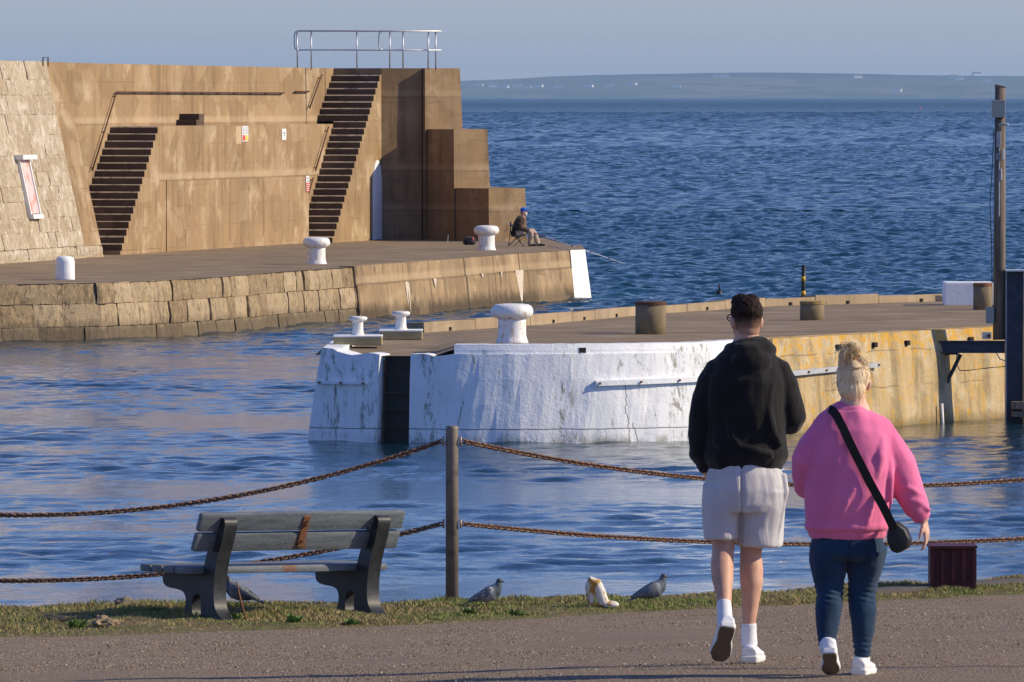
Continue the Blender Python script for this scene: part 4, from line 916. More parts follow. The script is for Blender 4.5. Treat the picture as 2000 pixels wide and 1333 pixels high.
def link_verts(nu=14, nv=5, L=.040, Wd_=.024, r=.0062):
    vs = []; fs = []
    for i in range(nu):
        a = 2 * math.pi * i / nu; c = V((L / 2 - Wd_ / 2) * (1 if math.cos(a) > 0 else -1) + Wd_ / 2 * math.cos(a), Wd_ / 2 * math.sin(a), 0); n = V(math.cos(a), math.sin(a), 0)
        for k in range(nv):
            b = 2 * math.pi * k / nv; vs.append(c + n * (r * math.cos(b)) + V(0, 0, r * math.sin(b)))
    for i in range(nu):
        for k in range(nv): j = (i + 1) % nu; l = (k + 1) % nv; fs.append((i * nv + k, j * nv + k, j * nv + l, i * nv + l))
    return vs, fs
g = G('rusty_chain', .8, .3); r_ = g.island(); c_ = g.mix(r_, (.19, .095, .055), (.10, .055, .038)); c_ = g.mix(g.ramp(g.noise(45, 3), .5, .65), c_, (.34, .22, .14)); g.color(c_); g.bump(g.noise(200, 3), .6, .003); M['chain'] = g.m
def chain(label, a, b, sag, vtx=.5, roll=0):
    """hanging chain a->b, lowest around vtx"""
    N = 400; pts = []
    for i in range(N + 1):
        s = i / N; p = a.lerp(b, s); pts.append(p - V(0, 0, sag * 4 * s * (1 - s)))
    cu = [0]
    for q, r in zip(pts[:-1], pts[1:]): cu.append(cu[-1] + (r - q).length)
    pitch = .0285; n = int(cu[-1] / pitch); vs, fs = link_verts(L=.047, Wd_=.030, r=.0068); mb = MB(); ang = .4
    for i in range(n):
        s = (i + .5) * pitch; j = min(N - 1, int(np.searchsorted(cu, s)) - 1); j = max(0, j); f = (s - cu[j]) / (cu[j + 1] - cu[j]); c = pts[j].lerp(pts[j + 1], f)
        t = (pts[j + 1] - pts[j]).normalized(); up = V(0, 0, 1); sd = t.cross(up).normalized(); up = sd.cross(t)
        an = (math.pi / 2 if i % 2 else 0) + math.pi / 4 + .25 * math.sin(i * .13) + rnd.uniform(-.12, .12); A = sd * math.cos(an) + up * math.sin(an); B = t.cross(A)
        mb.add([c + t * v.x + A * v.y + B * v.z for v in vs], fs)
    return tag(mb.build('chain', M['chain'], smooth=True), label, 'chain', 'rusty fence chains')
def h_(P, z, sx): return P + V(sx * .075, 0, z)
chain('upper rusty chain left of the post, above the bench', h_(P0, 1.18, -1), h_(PL, 1.16, 1), .50)
chain('lower rusty chain left of the post, passing behind the bench', h_(P0, .59, -1), h_(PL, .56, 1), .37)
chain('upper rusty chain right of the post, passing behind the couple at hip height', h_(P0, 1.18, 1), h_(PR, 1.09, -1), .345)
chain('lower rusty chain right of the post, passing behind the couple at knee height', h_(P0, .59, 1), h_(PR, .52, -1), .19)

# ---- bench
TH = R(37); BY0 = 59.5; bxp = pix(540, 1100, BY0).x; bz = groundz(bxp, BY0)
bench = thing('park_bench', 'dark grey recycled plastic bench facing the harbour, with a rusty strap on its back', 'bench', V(bxp, BY0, VZ + .0), local=True, rz=TH); bench.rotation_euler.y = R(1.0)
g = G('grey_bench_plank', .62, .35); n = g.noise(1., 4, .7, sc=(3, 30, 30)); c = g.mix(g.ramp(n, .35, .7), (.15, .168, .182), (.09, .102, .115)); c = g.mix(g.ramp(g.noise(50, 3), .5, .7, 0, .5), c, (.22, .24, .255))
x, y, z = g.xyz(); stn = g.math('MULTIPLY', g.ramp(g.math('ABSOLUTE', g.math('ADD', x, -.02)), .02, .10, 1, 0), g.ramp(z, .50, .60, 1, 0)); c = g.mix(g.math('MULTIPLY', stn, g.ramp(g.noise(14, 3), .35, .55)), c, (.17, .085, .04))
g.color(c); g.bump(g.noise(60, 3, .6), .5, .004); M['plank'] = g.m
g = G('black_moulded_plastic', .5, .4); n = g.noise(6, 4, .6, dist=2); g.color(g.mix(g.ramp(n, .4, .7), (.018, .019, .021), (.034, .035, .037))); g.bump(g.noise(8, 4, .6, dist=1.5), .3, .01); M['frame'] = g.m
def smoothpoly(P, it=2):
    for _ in range(it):
        Q = []
        for i in range(len(P)): a = P[i]; b = P[(i + 1) % len(P)]; Q += [(a[0] * .75 + b[0] * .25, a[1] * .75 + b[1] * .25), (a[0] * .25 + b[0] * .75, a[1] * .25 + b[1] * .75)]
        P = Q
    return P
rear = smoothpoly([(-.40, 0), (-.30, .035), (-.235, .12), (-.25, .36), (-.375, .66), (-.355, .715), (-.29, .72), (-.25, .67), (-.105, .36), (-.085, .14), (-.09, 0), (-.10, 0)])
arch_ = smoothpoly([(-.16, .27), (-.10, .12), (-.085, .16), (-.035, .18), (.015, .16), (.03, .05), (-.02, 0), (.15, 0), (.12, .05), (.10, .10), (.105, .16), (.15, .195), (.33, .205), (.385, .235), (.39, .315), (-.2, .315)])
for sx in (-.655, .655):
    m = MB(); m.extrude(rear, (0, 1, 0), (0, 0, 1), (1, 0, 0), .105, (sx, 0, 0)); m.extrude(arch_, (0, 1, 0), (0, 0, 1), (1, 0, 0), .098, (sx, 0, 0)); smooth_angle(m.build('end_frame', M['frame'], bench), .7)
for k, yy in enumerate((-.055, .085, .225, .365)):
    smooth_angle(MB().box((0, yy, .343), (1.74, .128, .052), bev=.016).build('seat_plank', M['plank'], bench), .8)
rt = Matrix.Rotation(R(-22), 3, 'X').to_4x4()
for zz, yy in ((.545, -.225), (.685, -.283)):
    r2 = Matrix.Rotation(R(22), 4, 'X'); smooth_angle(MB().box((0, yy, zz), (1.74, .048, .135), rot=r2, bev=.016).build('back_plank', M['plank'], bench), .8)
r2 = Matrix.Rotation(R(22), 4, 'X')
b_ = MB().box((0.02, -.282, .610), (.055, .012, .235), rot=r2, bev=.003).build('strap', M['rust'], bench)
for zz, yy in ((.68, -.318), (.655, -.308), (.54, -.26)): MB().tube([(0.02, yy, zz), (0.02, yy - .012, zz - .004)], .009, 8).build('bolt', M['rustdark'], b_)

# ---- pigeons
def pigmat(name, neck, back, bars):
    g = G(name, .6, .3); x, y, z = g.xyz(); n = g.noise(30, 4, .7)
    c = g.mix(g.ramp(n, .4, .65), back, tuple(v * .62 for v in back)); c = g.mix(g.ramp(x, .055, .09), c, neck); return g.color(c).bump(g.noise(70, 3), .4, .004).m
def pigeon(label, loc, rz, sc=1., up=.0, back=(.20, .21, .23), checker=.5, headdown=False):
    t = thing('pigeon', label, 'pigeon', loc, 'pigeons on the verge', local=True, rz=rz); t.scale = (sc, sc, sc)
    # side profile along +x (head), z up
    m = MB(); body = [((-.10, .062), .020, .014), ((-.06, .078), .042, .036), ((-.01, .097), .060, .058), ((.035, .118), .062, .064), ((.068, .145), .047, .052), ((.084, .175), .030, .034), ((.090, .198), .022, .024)]
    if headdown: body = [((-.085, .12), .018, .014), ((-.05, .13), .038, .034), ((0, .135), .053, .053), ((.04, .132), .053, .054), ((.085, .118), .040, .042), ((.115, .085), .027, .03), ((.13, .06), .021, .023)]
    m.tube([V(a[0], 0, a[1]) for a, _, _ in body], [(b, c) for _, b, c in body], 14, ref=(0, 1, 0))
    hc = V(.094, 0, .212) if not headdown else V(.138, 0, .045)
    m.ell(hc, (.025, .020, .021)); m.tube([hc + V(.018, 0, 0), hc + V(.036, 0, -.006), hc + V(.045, 0, -.012)], [.009, .006, .0035], 8)
    for sy in (-1, 1): m.tube([V(-.005, sy * .022, .105), V(.0, sy * .022, .07)], [.02, .010], 8)
    g = pigmat('pigeon_feathers', (.055, .075, .085), back, None)
    organic(m, 'body', g, t, .004, 3)
    zt = .066 if not headdown else .12
    MB().prism([V(-.19, -.022, zt - .042), V(-.19, .022, zt - .042), V(-.05, .03, zt + .005), V(-.05, -.03, zt + .005)], [V(-.19, -.018, zt - .034), V(-.19, .018, zt - .034), V(-.05, .03, zt + .022), V(-.05, -.03, zt + .022)]).build('tail', plain('tail_grey', (.075, .08, .09), .6, .3, scale=40), t)
    gw = G('wing_feathers', .6, .3); x, y, z = gw.xyz(); bars = gw.voro(38, sc=(1, .4, 1.6)); c = gw.mix(gw.ramp(bars, .25, .5, 0, checker), tuple(v * 1.15 for v in back), (.04, .043, .05)); gw.color(c); gw.bump(gw.noise(80, 3), .5, .004)
    zz = 0 if not headdown else .0
    for sy in (-1, 1):
        m = MB(); sl = .32 if not headdown else .05
        q_ = 0 if headdown else -.030; pts = [(.058, .150), (.03, .142), (-.02, .128 + q_ * .6), (-.08, .115 + q_), (-.15, .088 + q_)]
        m.tube([V(a, sy * o, b) for (a, b), o in zip(pts, (.042, .054, .054, .040, .014))], [(.008, .012), (.012, .032), (.013, .038), (.010, .026), (.004, .008)], 10, ref=(0, 1, 0)); m.build('wing', gw.m, t, smooth=True)
    rm_ = plain('pigeon_leg_red', (.45, .09, .06), .6, .2)
    for sy, lx in ((-1, .004), (1, -.008)):
        m = MB().tube([V(lx, sy * .02, .08), V(lx - .005, sy * .022, .03), V(lx, sy * .022, .002)], .0045, 6)
        for a in (-.5, 0, .5): m.tube([V(lx, sy * .022, .004), V(lx + .032 * math.cos(a), sy * .022 + .032 * math.sin(a), .003)], .0032, 5)
        m.tube([V(lx, sy * .022, .004), V(lx - .014, sy * .022, .003)], .003, 5); m.build('leg', rm_, t, smooth=True)
    em = plain('pigeon_eye', (.5, .18, .04), .3, .1)
    for sy in (-1, 1): MB().ell(hc + V(.008, sy * .0175, .003), (.004, .003, .004), u=8, v=6).build('eye', em, t)
def pl(px, Y): q = gp(px, Y); return q
pigeon('pigeon with pale chequered wings standing just right of the chain post', pl(952, 60.2) + V(0, 0, -.002), R(-12), .90, back=(.34, .36, .39), checker=.7)
pigeon('darker pigeon standing upright between the white pipe stub and the man', pl(1272, 60.85) + V(0, 0, -.002), R(8), .95, back=(.20, .215, .245), checker=.45)
pigeon('pigeon behind the bench, seen under the seat beside the left frame', pl(468, 60.35), R(168), .95, back=(.17, .18, .20))
# stick leaning in front of it
a = gp(482, 58.9); tag(MB().tube([a + V(0, 0, -.02), a + V(-.045, .05, .14), a + V(-.075, .1, .27)], [.008, .007, .004], 7).build('stick', M['rust'], smooth=True), 'thin brown stick poking out of the grass under the bench', 'stick')
# bent white pipe
t0 = gp(1160, 60.2); m = MB(); e = .0
path = [(-.012, .0, -.03), (-.028, .0, .06), (-.030, .0, .145), (-.014, .0, .185), (.015, .0, .17), (.045, .0, .10), (.070, .0, .02)]
m.tube([t0 + V(*p) for p in path], [.026, .028, .034, .038, .040, .040, .040], 14, ref=(0, 1, 0))
m.ell(t0 + V(.115, 0, .015), (.065, .04, .028)); g = G('peeling_white_and_rust', .7, .3); n = g.noise(13, 5, .75); g.color(g.mix(g.ramp(n, .50, .58), (.74, .70, .60), (.52, .25, .05))); g.bump(g.noise(40, 4, .7), .8, .01)
o = organic(m, 'bent_pipe', g.m, None, .006, 3); tag(o, 'short bent white pipe stub with orange rust poking out of the grass', 'pipe')
# maroon ribbed box
yb = 62.35; a = pix(1815, 1140, yb); b = pix(1909, 1067, yb); mm = plain('maroon_painted_steel', (.085, .012, .014), .55, .35, .1, scale=9)
t = thing('maroon_box', 'dark maroon ribbed steel box at the water edge right of the woman', 'box', V((a.x + b.x) / 2, yb + .2, a.z))
w_ = b.x - a.x; h = b.z - a.z; m = MB(); m.box(((a.x + b.x) / 2, yb + .21, a.z + h / 2 - .06), (w_ - .02, .38, h - .02 + .1)); m.build('body', mm, t)
m = MB()
for k in range(5): m.box((a.x + .02 + (w_ - .04) * k / 4, yb + .008, a.z + h / 2 - .01), (.028, .022, h - .04))
m.build('rib', mm, t); m = MB(); m.box(((a.x + b.x) / 2, yb + .2, b.z - .008), (w_, .42, .018)); m.build('rim', mm, t)
# stones and lumps
def rock(px, Y, r, label, mat, nm='stone', cat='stone', flat=.6, rough=.35):
    c = gp(px, Y); bm = bmesh.new(); bmesh.ops.create_icosphere(bm, subdivisions=3, radius=1)
    for v in bm.verts:
        q = 1 + rough * noise.fractal(v.co * 1.7 + V(px, 0, 0), 1, 2, 4); v.co = V(v.co.x * r * q, v.co.y * r * q * .8, v.co.z * r * flat * q)
    me = bpy.data.meshes.new(nm); bm.to_mesh(me); bm.free(); me.materials.append(mat); o = bpy.data.objects.new(nm, me); C.objects.link(o); o.location = c + V(0, 0, r * flat * .35); tag(o, label, cat); return o
sm = plain('brown_field_stone', (.24, .19, .14), .9, .4, scale=14, bump=.7)
rock(243, 60.3, .07, 'brown stone at the quay edge left of the bench', sm)
rock(98, 58.6, .12, 'dark low lump painted as the shadow of a grass hollow at the far left', plain('hollow_shadow', (.045, .04, .035), .95, .3), 'shadow_lump', 'lump', .35)  # lump's dark colour stands for the shadow in a hollow of the grass
straw = plain('dry_straw', (.36, .26, .15), .95, .5, scale=30, bump=1., c2=(.15, .1, .06))
rock(203, 58.2, .08, 'tuft of matted dry straw on the grass left of the bench', straw, 'straw_clump', 'clump', .6, .6)
# dark kerb by the box
m = MB(); a = pix(1712, 1155, 61.95); b = pix(2040, 1143, 63.6)
ke = [V(a.x, 61.9, VZ - .05), V(b.x, 63.4, VZ - .05), V(b.x, 63.7, VZ - .05), V(a.x, 62.2, VZ - .05)]
m.prism(ke, [p + V(0, 0, .10) for p in ke]); o = m.build('edge_stone', concrete('dark_edge_stone', (.12, .11, .10), (.07, .065, .06), (.2, .18, .16), .3)); tag(o, 'long dark kerb stone below the maroon box at the right', 'kerb')
# unseen post added out of frame to cast a thin shadow across the road
c = V(4.15, 42.1, 0); c.z = groundz(c.x, c.y); tag(MB().tube([c + V(0, 0, -.2), c + V(0, 0, 2.0)], [.04, .03], 10).build('shadow_post', M['post'], smooth=True), 'slim steel post added beyond the right edge to throw a thin shadow over the road', 'post')

# ---- grass: blades as one mesh
def grassmesh():
    rs = np.random.RandomState(5); N = 300000
    x = rs.uniform(-9, 9, N); bt = np.array([boundY(v) for v in np.linspace(-9, 9, 400)]); bb = np.interp(x, np.linspace(-9, 9, 400), bt); ee = np.interp(x, GX, GE)
    t = rs.uniform(-.03, 1.0, N); y = bb + (ee - bb) * t
    # clumping field
    def fld(x, y, s, o):
        v = np.zeros_like(x); r = np.random.RandomState(o)
        for i in range(12):
            th = r.uniform(0, 6.28); k = s * r.uniform(.5, 2.2); v += np.cos(k * (x * math.cos(th) + y * math.sin(th)) + r.uniform(0, 6.28))
        return v / 12 * 2.2
    f1 = fld(x, y, 3.2, 1); f2 = fld(x, y, 9, 2)
    edge = np.exp(-((t - .93) / .07) ** 2)
    f0 = fld(x, y, 1.3, 5); dens = np.clip(.42 + .55 * f0 + .45 * f1 + .25 * f2 + .35 * edge * (f0 > -.2), .22, 1) * np.clip((t + .04) / .12, .06, 1)
    k = rs.uniform(0, 1, N) < dens; x, y, t, f0, f1, f2, edge = x[k], y[k], t[k], f0[k], f1[k], f2[k], edge[k]; n = len(x)
    h = (.013 + .020 * np.clip(f1 + .3, 0, 1.3) * np.clip(.7 + f0, 0, 1.4) + .016 * np.clip(f2, 0, 1) + .022 * edge * np.clip(f2 + .3, 0, 1) * (f0 > 0)) * rs.uniform(.5, 1.5, n) * np.clip((t + .05) / .2, .35, 1)
    z = np.array([groundz(a, b) for a, b in zip(x, y)]) - .004
    a = rs.uniform(0, 6.28, n); wv = rs.uniform(.0022, .0045, n); le = h * rs.uniform(.2, .9, n); la = rs.uniform(0, 6.28, n)
    bx, by = np.cos(a) * wv, np.sin(a) * wv; lx, ly = np.cos(la) * le, np.sin(la) * le
    v0 = np.stack([x - bx, y - by, z], 1); v1 = np.stack([x + bx, y + by, z], 1)
    v2 = np.stack([x + bx * .7 + lx * .35, y + by * .7 + ly * .35, z + h * .6], 1); v3 = np.stack([x - bx * .7 + lx * .35, y - by * .7 + ly * .35, z + h * .6], 1)
    v4 = np.stack([x + lx, y + ly, z + h], 1)
    Vv = np.stack([v0, v1, v2, v3, v4, v4 + np.array([0, 0, 1e-4])], 1).reshape(-1, 3); b = np.arange(n)[:, None] * 6
    F = np.concatenate([b + np.array([[0, 1, 2, 3]]), b + np.array([[3, 2, 4, 5]])], 0)
    g = G('grass_blades', .75, .2); r = g.island(); x_, y_, z_ = g.xyz()
    dry = g.ramp(g.math('ADD', g.noise(1.1, 4, .6), g.math('MULTIPLY', g.math('SUBTRACT', r, .5), .28)), .44, .56)
    gr = g.mix(r, (.17, .22, .05), (.27, .31, .09)); dr = g.mix(r, (.46, .34, .15), (.30, .23, .11)); g.color(g.mix(dry, gr, dr)); g.b.inputs['Subsurface Weight'].default_value = 0
    tag(bigmesh('grass', Vv, F, g.m, 4), kind='stuff')
grassmesh()
def weed(px, Y, n, size, label, col=(.08, .15, .03), upright=.3):
    c = gp(px, Y); r = random.Random(px); m = MB()
    for i in range(n):
        a = r.uniform(0, 6.28); L_ = size * r.uniform(.5, 1.2); w_ = L_ * r.uniform(.16, .28); el = r.uniform(upright, 1.25); o = V(r.uniform(-1, 1) * size * .5, r.uniform(-1, 1) * size * .4, 0)
        d = V(math.cos(a) * math.cos(el), math.sin(a) * math.cos(el), math.sin(el)); s = V(-math.sin(a), math.cos(a), 0); b = c + o
        m.add([b, b + d * L_ * .5 + s * w_ * .5, b + d * L_ + V(0, 0, -L_ * .15), b + d * L_ * .5 - s * w_ * .5 ], [(0, 1, 2, 3)])
    g = G('weed_leaf', .55, .35); g.color(g.mix(g.island(), col, tuple(v * 2.0 for v in col))); tag(m.build('weed', g.m), label, 'weed', 'leafy weeds in the verge')
weed(575, 58.6, 110, .075, 'bright green broad-leaved weed in front of the middle of the bench'); weed(686, 58.55, 90, .065, 'green leafy weed at the foot of the right bench frame')
weed(303, 59.3, 60, .08, 'dark green leafy tuft just left of the bench leg', (.03, .07, .015)); weed(915, 59.5, 80, .065, 'low leafy weed in front of the chain post', (.06, .11, .02)); weed(455, 58.9, 60, .08, 'small leafy weed beside the left bench frame', (.06, .12, .02))
weed(150, 57.95, 120, .09, 'thick grassy green tuft near the road at the left', (.08, .14, .03), .8); weed(1010, 59.5, 60, .07, 'small green weed between the first pigeon and the white pipe', (.07, .12, .03))
# ---- loose grit on the road
def gritmesh():
    rs = np.random.RandomState(9); N = 230000; x = rs.uniform(-7, 7, N); d = rs.uniform(0, 1, N) ** .9 * 21; B = np.interp(x, np.linspace(-9, 9, 400), [boundY(v) for v in np.linspace(-9, 9, 400)])
    y = B - d + .1; z = VZ + np.interp(d - .1, [0, 1, 14, 17.7, 20, 62], [0, .03, .655, .80, .826, 1.75]); s = np.exp(rs.normal(math.log(.0028), .40, N)); s = np.clip(s, .002, .018)
    oc = np.array([[1, 0, 0], [0, 1, 0], [-1, 0, 0], [0, -1, 0], [0, 0, 1], [0, 0, -1.]]); sc = rs.uniform(.6, 1.3, (N, 1, 3)) * s[:, None, None]; an = rs.uniform(0, 6.28, N)
    P = oc[None] * sc; c, q = np.cos(an)[:, None], np.sin(an)[:, None]; X = P[..., 0] * c - P[..., 1] * q; Y = P[..., 0] * q + P[..., 1] * c; Z = P[..., 2] * .8
    Vv = np.stack([X + x[:, None], Y + y[:, None], Z + (z + s * .2)[:, None]], -1).reshape(-1, 3)
    f = np.array([[0, 1, 4], [1, 2, 4], [2, 3, 4], [3, 0, 4], [1, 0, 5], [2, 1, 5], [3, 2, 5], [0, 3, 5]]); F = (np.arange(N)[:, None, None] * 6 + f[None]).reshape(-1, 3)
    g = G('loose_grit', .9, .2); r = g.island(); c = g.mix(g.ramp(r, .0, .8), (.12, .088, .058), (.44, .34, .24)); c = g.mix(g.ramp(r, .86, .99), c, (.60, .51, .39)); g.color(c)
    tag(bigmesh('gravel', Vv, F, g.m, 3), kind='stuff')
gritmesh()
# ================================================================ people
def skinmat(name, c=(.62, .36, .25)):
    g = G(name, .55, .35); g.color(g.mix(g.ramp(g.noise(18, 4), .4, .65), c, tuple(v * .86 for v in c))); g.b.inputs['Subsurface Weight'].default_value = .08; g.b.inputs['Subsurface Radius'].default_value = (.02, .008, .004)
    g.bump(g.noise(160, 3), .15, .002); return g.m
def cloth(name, c, c2=None, rough=.9, weave=260, bump=.25, fold=.3):
    g = G(name, rough, .15); g.color(g.mix(g.ramp(g.noise(5, 4), .35, .7), c, c2 or tuple(v * .82 for v in c))); g.b.inputs['Sheen Weight'].default_value = .15
    h = g.math('ADD', g.math('MULTIPLY', g.noise(weave, 2), .12), g.math('MULTIPLY', g.noise(1., 4, .6, sc=(7, 7, 3), dist=1.2), fold)); g.bump(h, bump, .06); return g.m
def rings(mb, P, Y0, seg=18):
    """rings (px,py,dy,rx[,ry]) placed at depth Y0+dy"""
    mb.tube([pix(a[0], a[1], Y0) + V(0, a[2], 0) for a in P], [(a[3], a[4] if len(a) > 4 else a[3]) for a in P], seg)
def head(mb, c, yaw, s=1., nose=True, chin=0.):
    """c: skull centre. yaw: face direction angle from +Y towards +X(-)"""
    Rz = Matrix.Rotation(yaw, 4, 'Z')
    def L_(x, y, z): return c + Rz @ V(x * s, y * s, z * s)
    mb.ell(c, (.073 * s, .092 * s, .098 * s), Rz, u=24, v=14); mb.ell(L_(0, .030, -.055), (.056 * s, .062 * s, .068 * s), Rz); mb.ell(L_(0, .062, -.098), (.026 * s, .024 * s, .02 * s), Rz)
    mb.ell(L_(0, .066, .0), (.055 * s, .028 * s, .045 * s), Rz)
    mb.tube([L_(0, .086, .012), L_(0, .104, -.022), L_(0, .108, -.036)], [.009 * s, .013 * s, .016 * s], 10)
    for sx in (-1, 1):
        mb.ell(L_(sx * .035, .076, -.022), (.02 * s, .016 * s, .02 * s), Rz); mb.ell(L_(sx * .026, .082, .018), (.022 * s, .012 * s, .008 * s), Rz)
        a = Matrix.Rotation(yaw + sx * R(18), 4, 'Z'); mb.ell(L_(sx * .080, -.006, -.026), (.011 * s, .019 * s, .034 * s), a @ Matrix.Rotation(sx * R(10), 4, 'Y'))
    mb.ell(L_(0, .092, -.066), (.024 * s, .011 * s, .006 * s), Rz); mb.ell(L_(0, .090, -.076), (.021 * s, .012 * s, .007 * s), Rz)
    mb.tube([L_(0, -.015, -.06), L_(0, -.03, -.13), L_(0, -.032, -.19)], [.060 * s, .056 * s, .062 * s], 16)
    return L_
def eyes(L_, par, s=1., col=(.1, .06, .03)):
    em = plain('eye_white', (.7, .68, .65), .2, .05); pm = plain('iris', col, .15, .1)
    for sx in (-1, 1):
        e = MB().ell(L_(sx * .031, .083, .002), (.011 * s, .011 * s, .008 * s), u=12, v=8).build('eye', em, par, smooth=True); MB().ell(L_(sx * .031, .091, .002), (.005 * s, .004 * s, .005 * s), u=10, v=6).build('iris', pm, e, smooth=True)
def hand(mb, wrist, d, pn, curl=.5, s=1., thumb=1):
    """hand from wrist along d, palm normal pn, thumb on side thumb*(d x pn)"""
    d = d.normalized(); pn = (pn - pn.dot(d) * d).normalized(); sd = d.cross(pn)
    B = Matrix((sd, d, pn)).transposed().to_4x4(); c = wrist + d * (.045 * s)
    mb.ell(c, (.040 * s, .052 * s, .016 * s), B, u=16, v=10); mb.tube([wrist - d * .03, wrist + d * .02], [(.026 * s, .02 * s), (.034 * s, .017 * s)], 12, ref=sd)
    for i, (o, l, r) in enumerate(((.029, .072, .0085), (.010, .080, .0088), (-.010, .074, .0084), (-.028, .058, .0075))):
        o *= thumb; p = wrist + d * (.082 * s) + sd * (o * s); pts = [p - d * .02 * s, p]; a = 0; q = p; cu = curl * (1 + .15 * i)
        for f in (.45, .32, .23):
            a += cu * .75; dr = d * math.cos(a) + pn * math.sin(a) + sd * (o * .8); dr.normalize(); q = q + dr * (l * f * s); pts.append(q)
        mb.tube(pts, [r * s, r * 1.05 * s, r * s, r * .92 * s, r * .75 * s], 8, ref=sd); mb.ell(q, (r * .75 * s,) * 3, u=8, v=6)
    p = wrist + d * .02 * s + sd * (.028 * thumb * s); t1 = p + (d * .6 + sd * thumb * .65 + pn * .25) * (.034 * s); t2 = t1 + (d * .85 + sd * thumb * .25 + pn * .35) * (.030 * s); t3 = t2 + (d * .9 + pn * .4) * (.02 * s)
    mb.tube([p, t1, t2, t3], [.015 * s, .0115 * s, .0095 * s, .0075 * s], 8, ref=pn)
def shoe(par, heel, toe, top, upper, sole, s=1., w_=.048, laces=None):
    """heel/toe: ends of the sole line; top: direction out of the shoe opening"""
    d = (toe - heel); L0 = d.length; d.normalize(); n = (top - top.dot(d) * d).normalized(); sd = d.cross(n); B = Matrix((sd, d, n)).transposed().to_4x4()
    def q(a, b, c): return heel + d * (a * L0) + n * b + sd * c
    prof = [(.0, .62), (.05, .78), (.2, .80), (.42, .74), (.62, .95), (.8, 1.0), (.93, .78), (1.0, .42)]
    out = [(a, .0, w_ * b) for a, b in prof]; P = [(a, c) for a, _, c in out] + [(a, -c) for a, _, c in reversed(out)]
    bot = [q(a, 0 + (.012 if a > .9 else 0), c) for a, c in P]; top_ = [q(a + (0.01 if a > .5 else -.012 if a < .1 else 0), .030, c * 1.03) for a, c in P]
    so_ = MB().prism(bot, top_).build('sole', sole, par); m = so_.modifiers.new('b', 'BEVEL'); m.width = .006; m.segments = 2
    MB().prism([q(a * .96 + .02, -.003, c * .9) for a, c in P], [q(a * .96 + .02, .004, c * .9) for a, c in P]).build('tread', sole if not laces else laces, so_)
    mb = MB(); hh = [(.02, .052, .030, .060), (.10, .062, .036, .072), (.28, .064, .040, .075), (.45, .052, .040, .060), (.62, .040, .045, .042), (.80, .034, .046, .034), (.95, .030, .034, .026), (1.0, .028, .02, .015)]
    mb.tube([q(a, .022 + hgt * .45, 0) for a, hgt, ww, vv in hh], [(ww * w_ / .048, vv * .40 + .008) for a, hgt, ww, vv in hh], 16, ref=sd)
    mb.tube([q(.16, .03, 0), q(.17, .085, 0)], [(.036, .042), (.034, .040)], 14, ref=sd)
    return organic(mb, 'shoe', upper, par, .006, 4), q
def wr(sc, amp, st=(1, 1, 1), seed=0, extra=None):
    def f(c, n):
        p = V(c.x * st[0] * sc, c.y * st[1] * sc, c.z * st[2] * sc + seed); q = noise.fractal(p, 1, 2, 3); r = 1 - abs(noise.noise(p * .8 + V(5, 5, 5))) * 2.6
        return amp * (q + .55 * max(0, r)) + (extra(c, n) if extra else 0)
    return f

# ---- the man
YM = 42.9; mr = thing('person', 'man in a black hoodie and pale grey shorts walking away, hand in pocket', 'person', V(pix(1450, 1290, YM).x, YM, pix(1450, 1290, YM).z))
sk = skinmat('man_skin', (.60, .34, .23))
hc = pix(1457, 622, YM); yaw = R(22); mb = MB(); LH = head(mb, hc, yaw, .97)
rings(mb, [(1459, 655, -.015, .060), (1459, 680, 0, .085, .07), (1456, 705, 0, .12, .08), (1454, 760, 0, .165, .10), (1454, 850, 0, .165, .10), (1454, 905, 0, .165, .11), (1454, 960, 0, .17, .12)], YM)
rings(mb, [(1412, 950, 0, .085, .1), (1411, 1010, .0, .080, .085), (1413, 1060, .00, .060, .064), (1412, 1075, -.02, .055, .06), (1410, 1100, -.06, .058, .062), (1410, 1125, -.10, .056, .058), (1412, 1155, -.15, .042, .045), (1413, 1185, -.20, .034, .038), (1414, 1215, -.25, .036, .04)], YM)
rings(mb, [(1482, 950, 0, .090, .1), (1474, 1010, .03, .080, .085), (1468, 1065, .05, .057, .062), (1467, 1085, .05, .055, .06), (1468, 1115, .035, .060, .066), (1468, 1140, .02, .058, .062), (1466, 1180, .01, .042, .045), (1463, 1215, .01, .035, .038), (1463, 1250, .02, .036, .042)], YM)
la = [(1408, 738, 0, .045), (1390, 775, 0, .045), (1370, 840, .0, .042), (1372, 885, .03, .037), (1381, 925, .05, .028)]; rings(mb, la, YM, 12)
w0 = pix(1382, 925, YM) + V(0, .05, 0); hand(mb, w0, V(.2, .15, -1), V(.9, .2, .2), .5, .95)
rings(mb, [(1512, 738, 0, .045), (1532, 775, 0, .045), (1547, 815, .03, .042), (1535, 828, .14, .04), (1505, 812, .27, .03)], YM, 12); hand(mb, pix(1503, 811, YM) + V(0, .28, 0), V(-.8, .6, .1), V(-.3, -.8, .2), .8, .95)
organic(mb, 'body', sk, mr, .0065, 4)
eyes(LH, mr, .97)
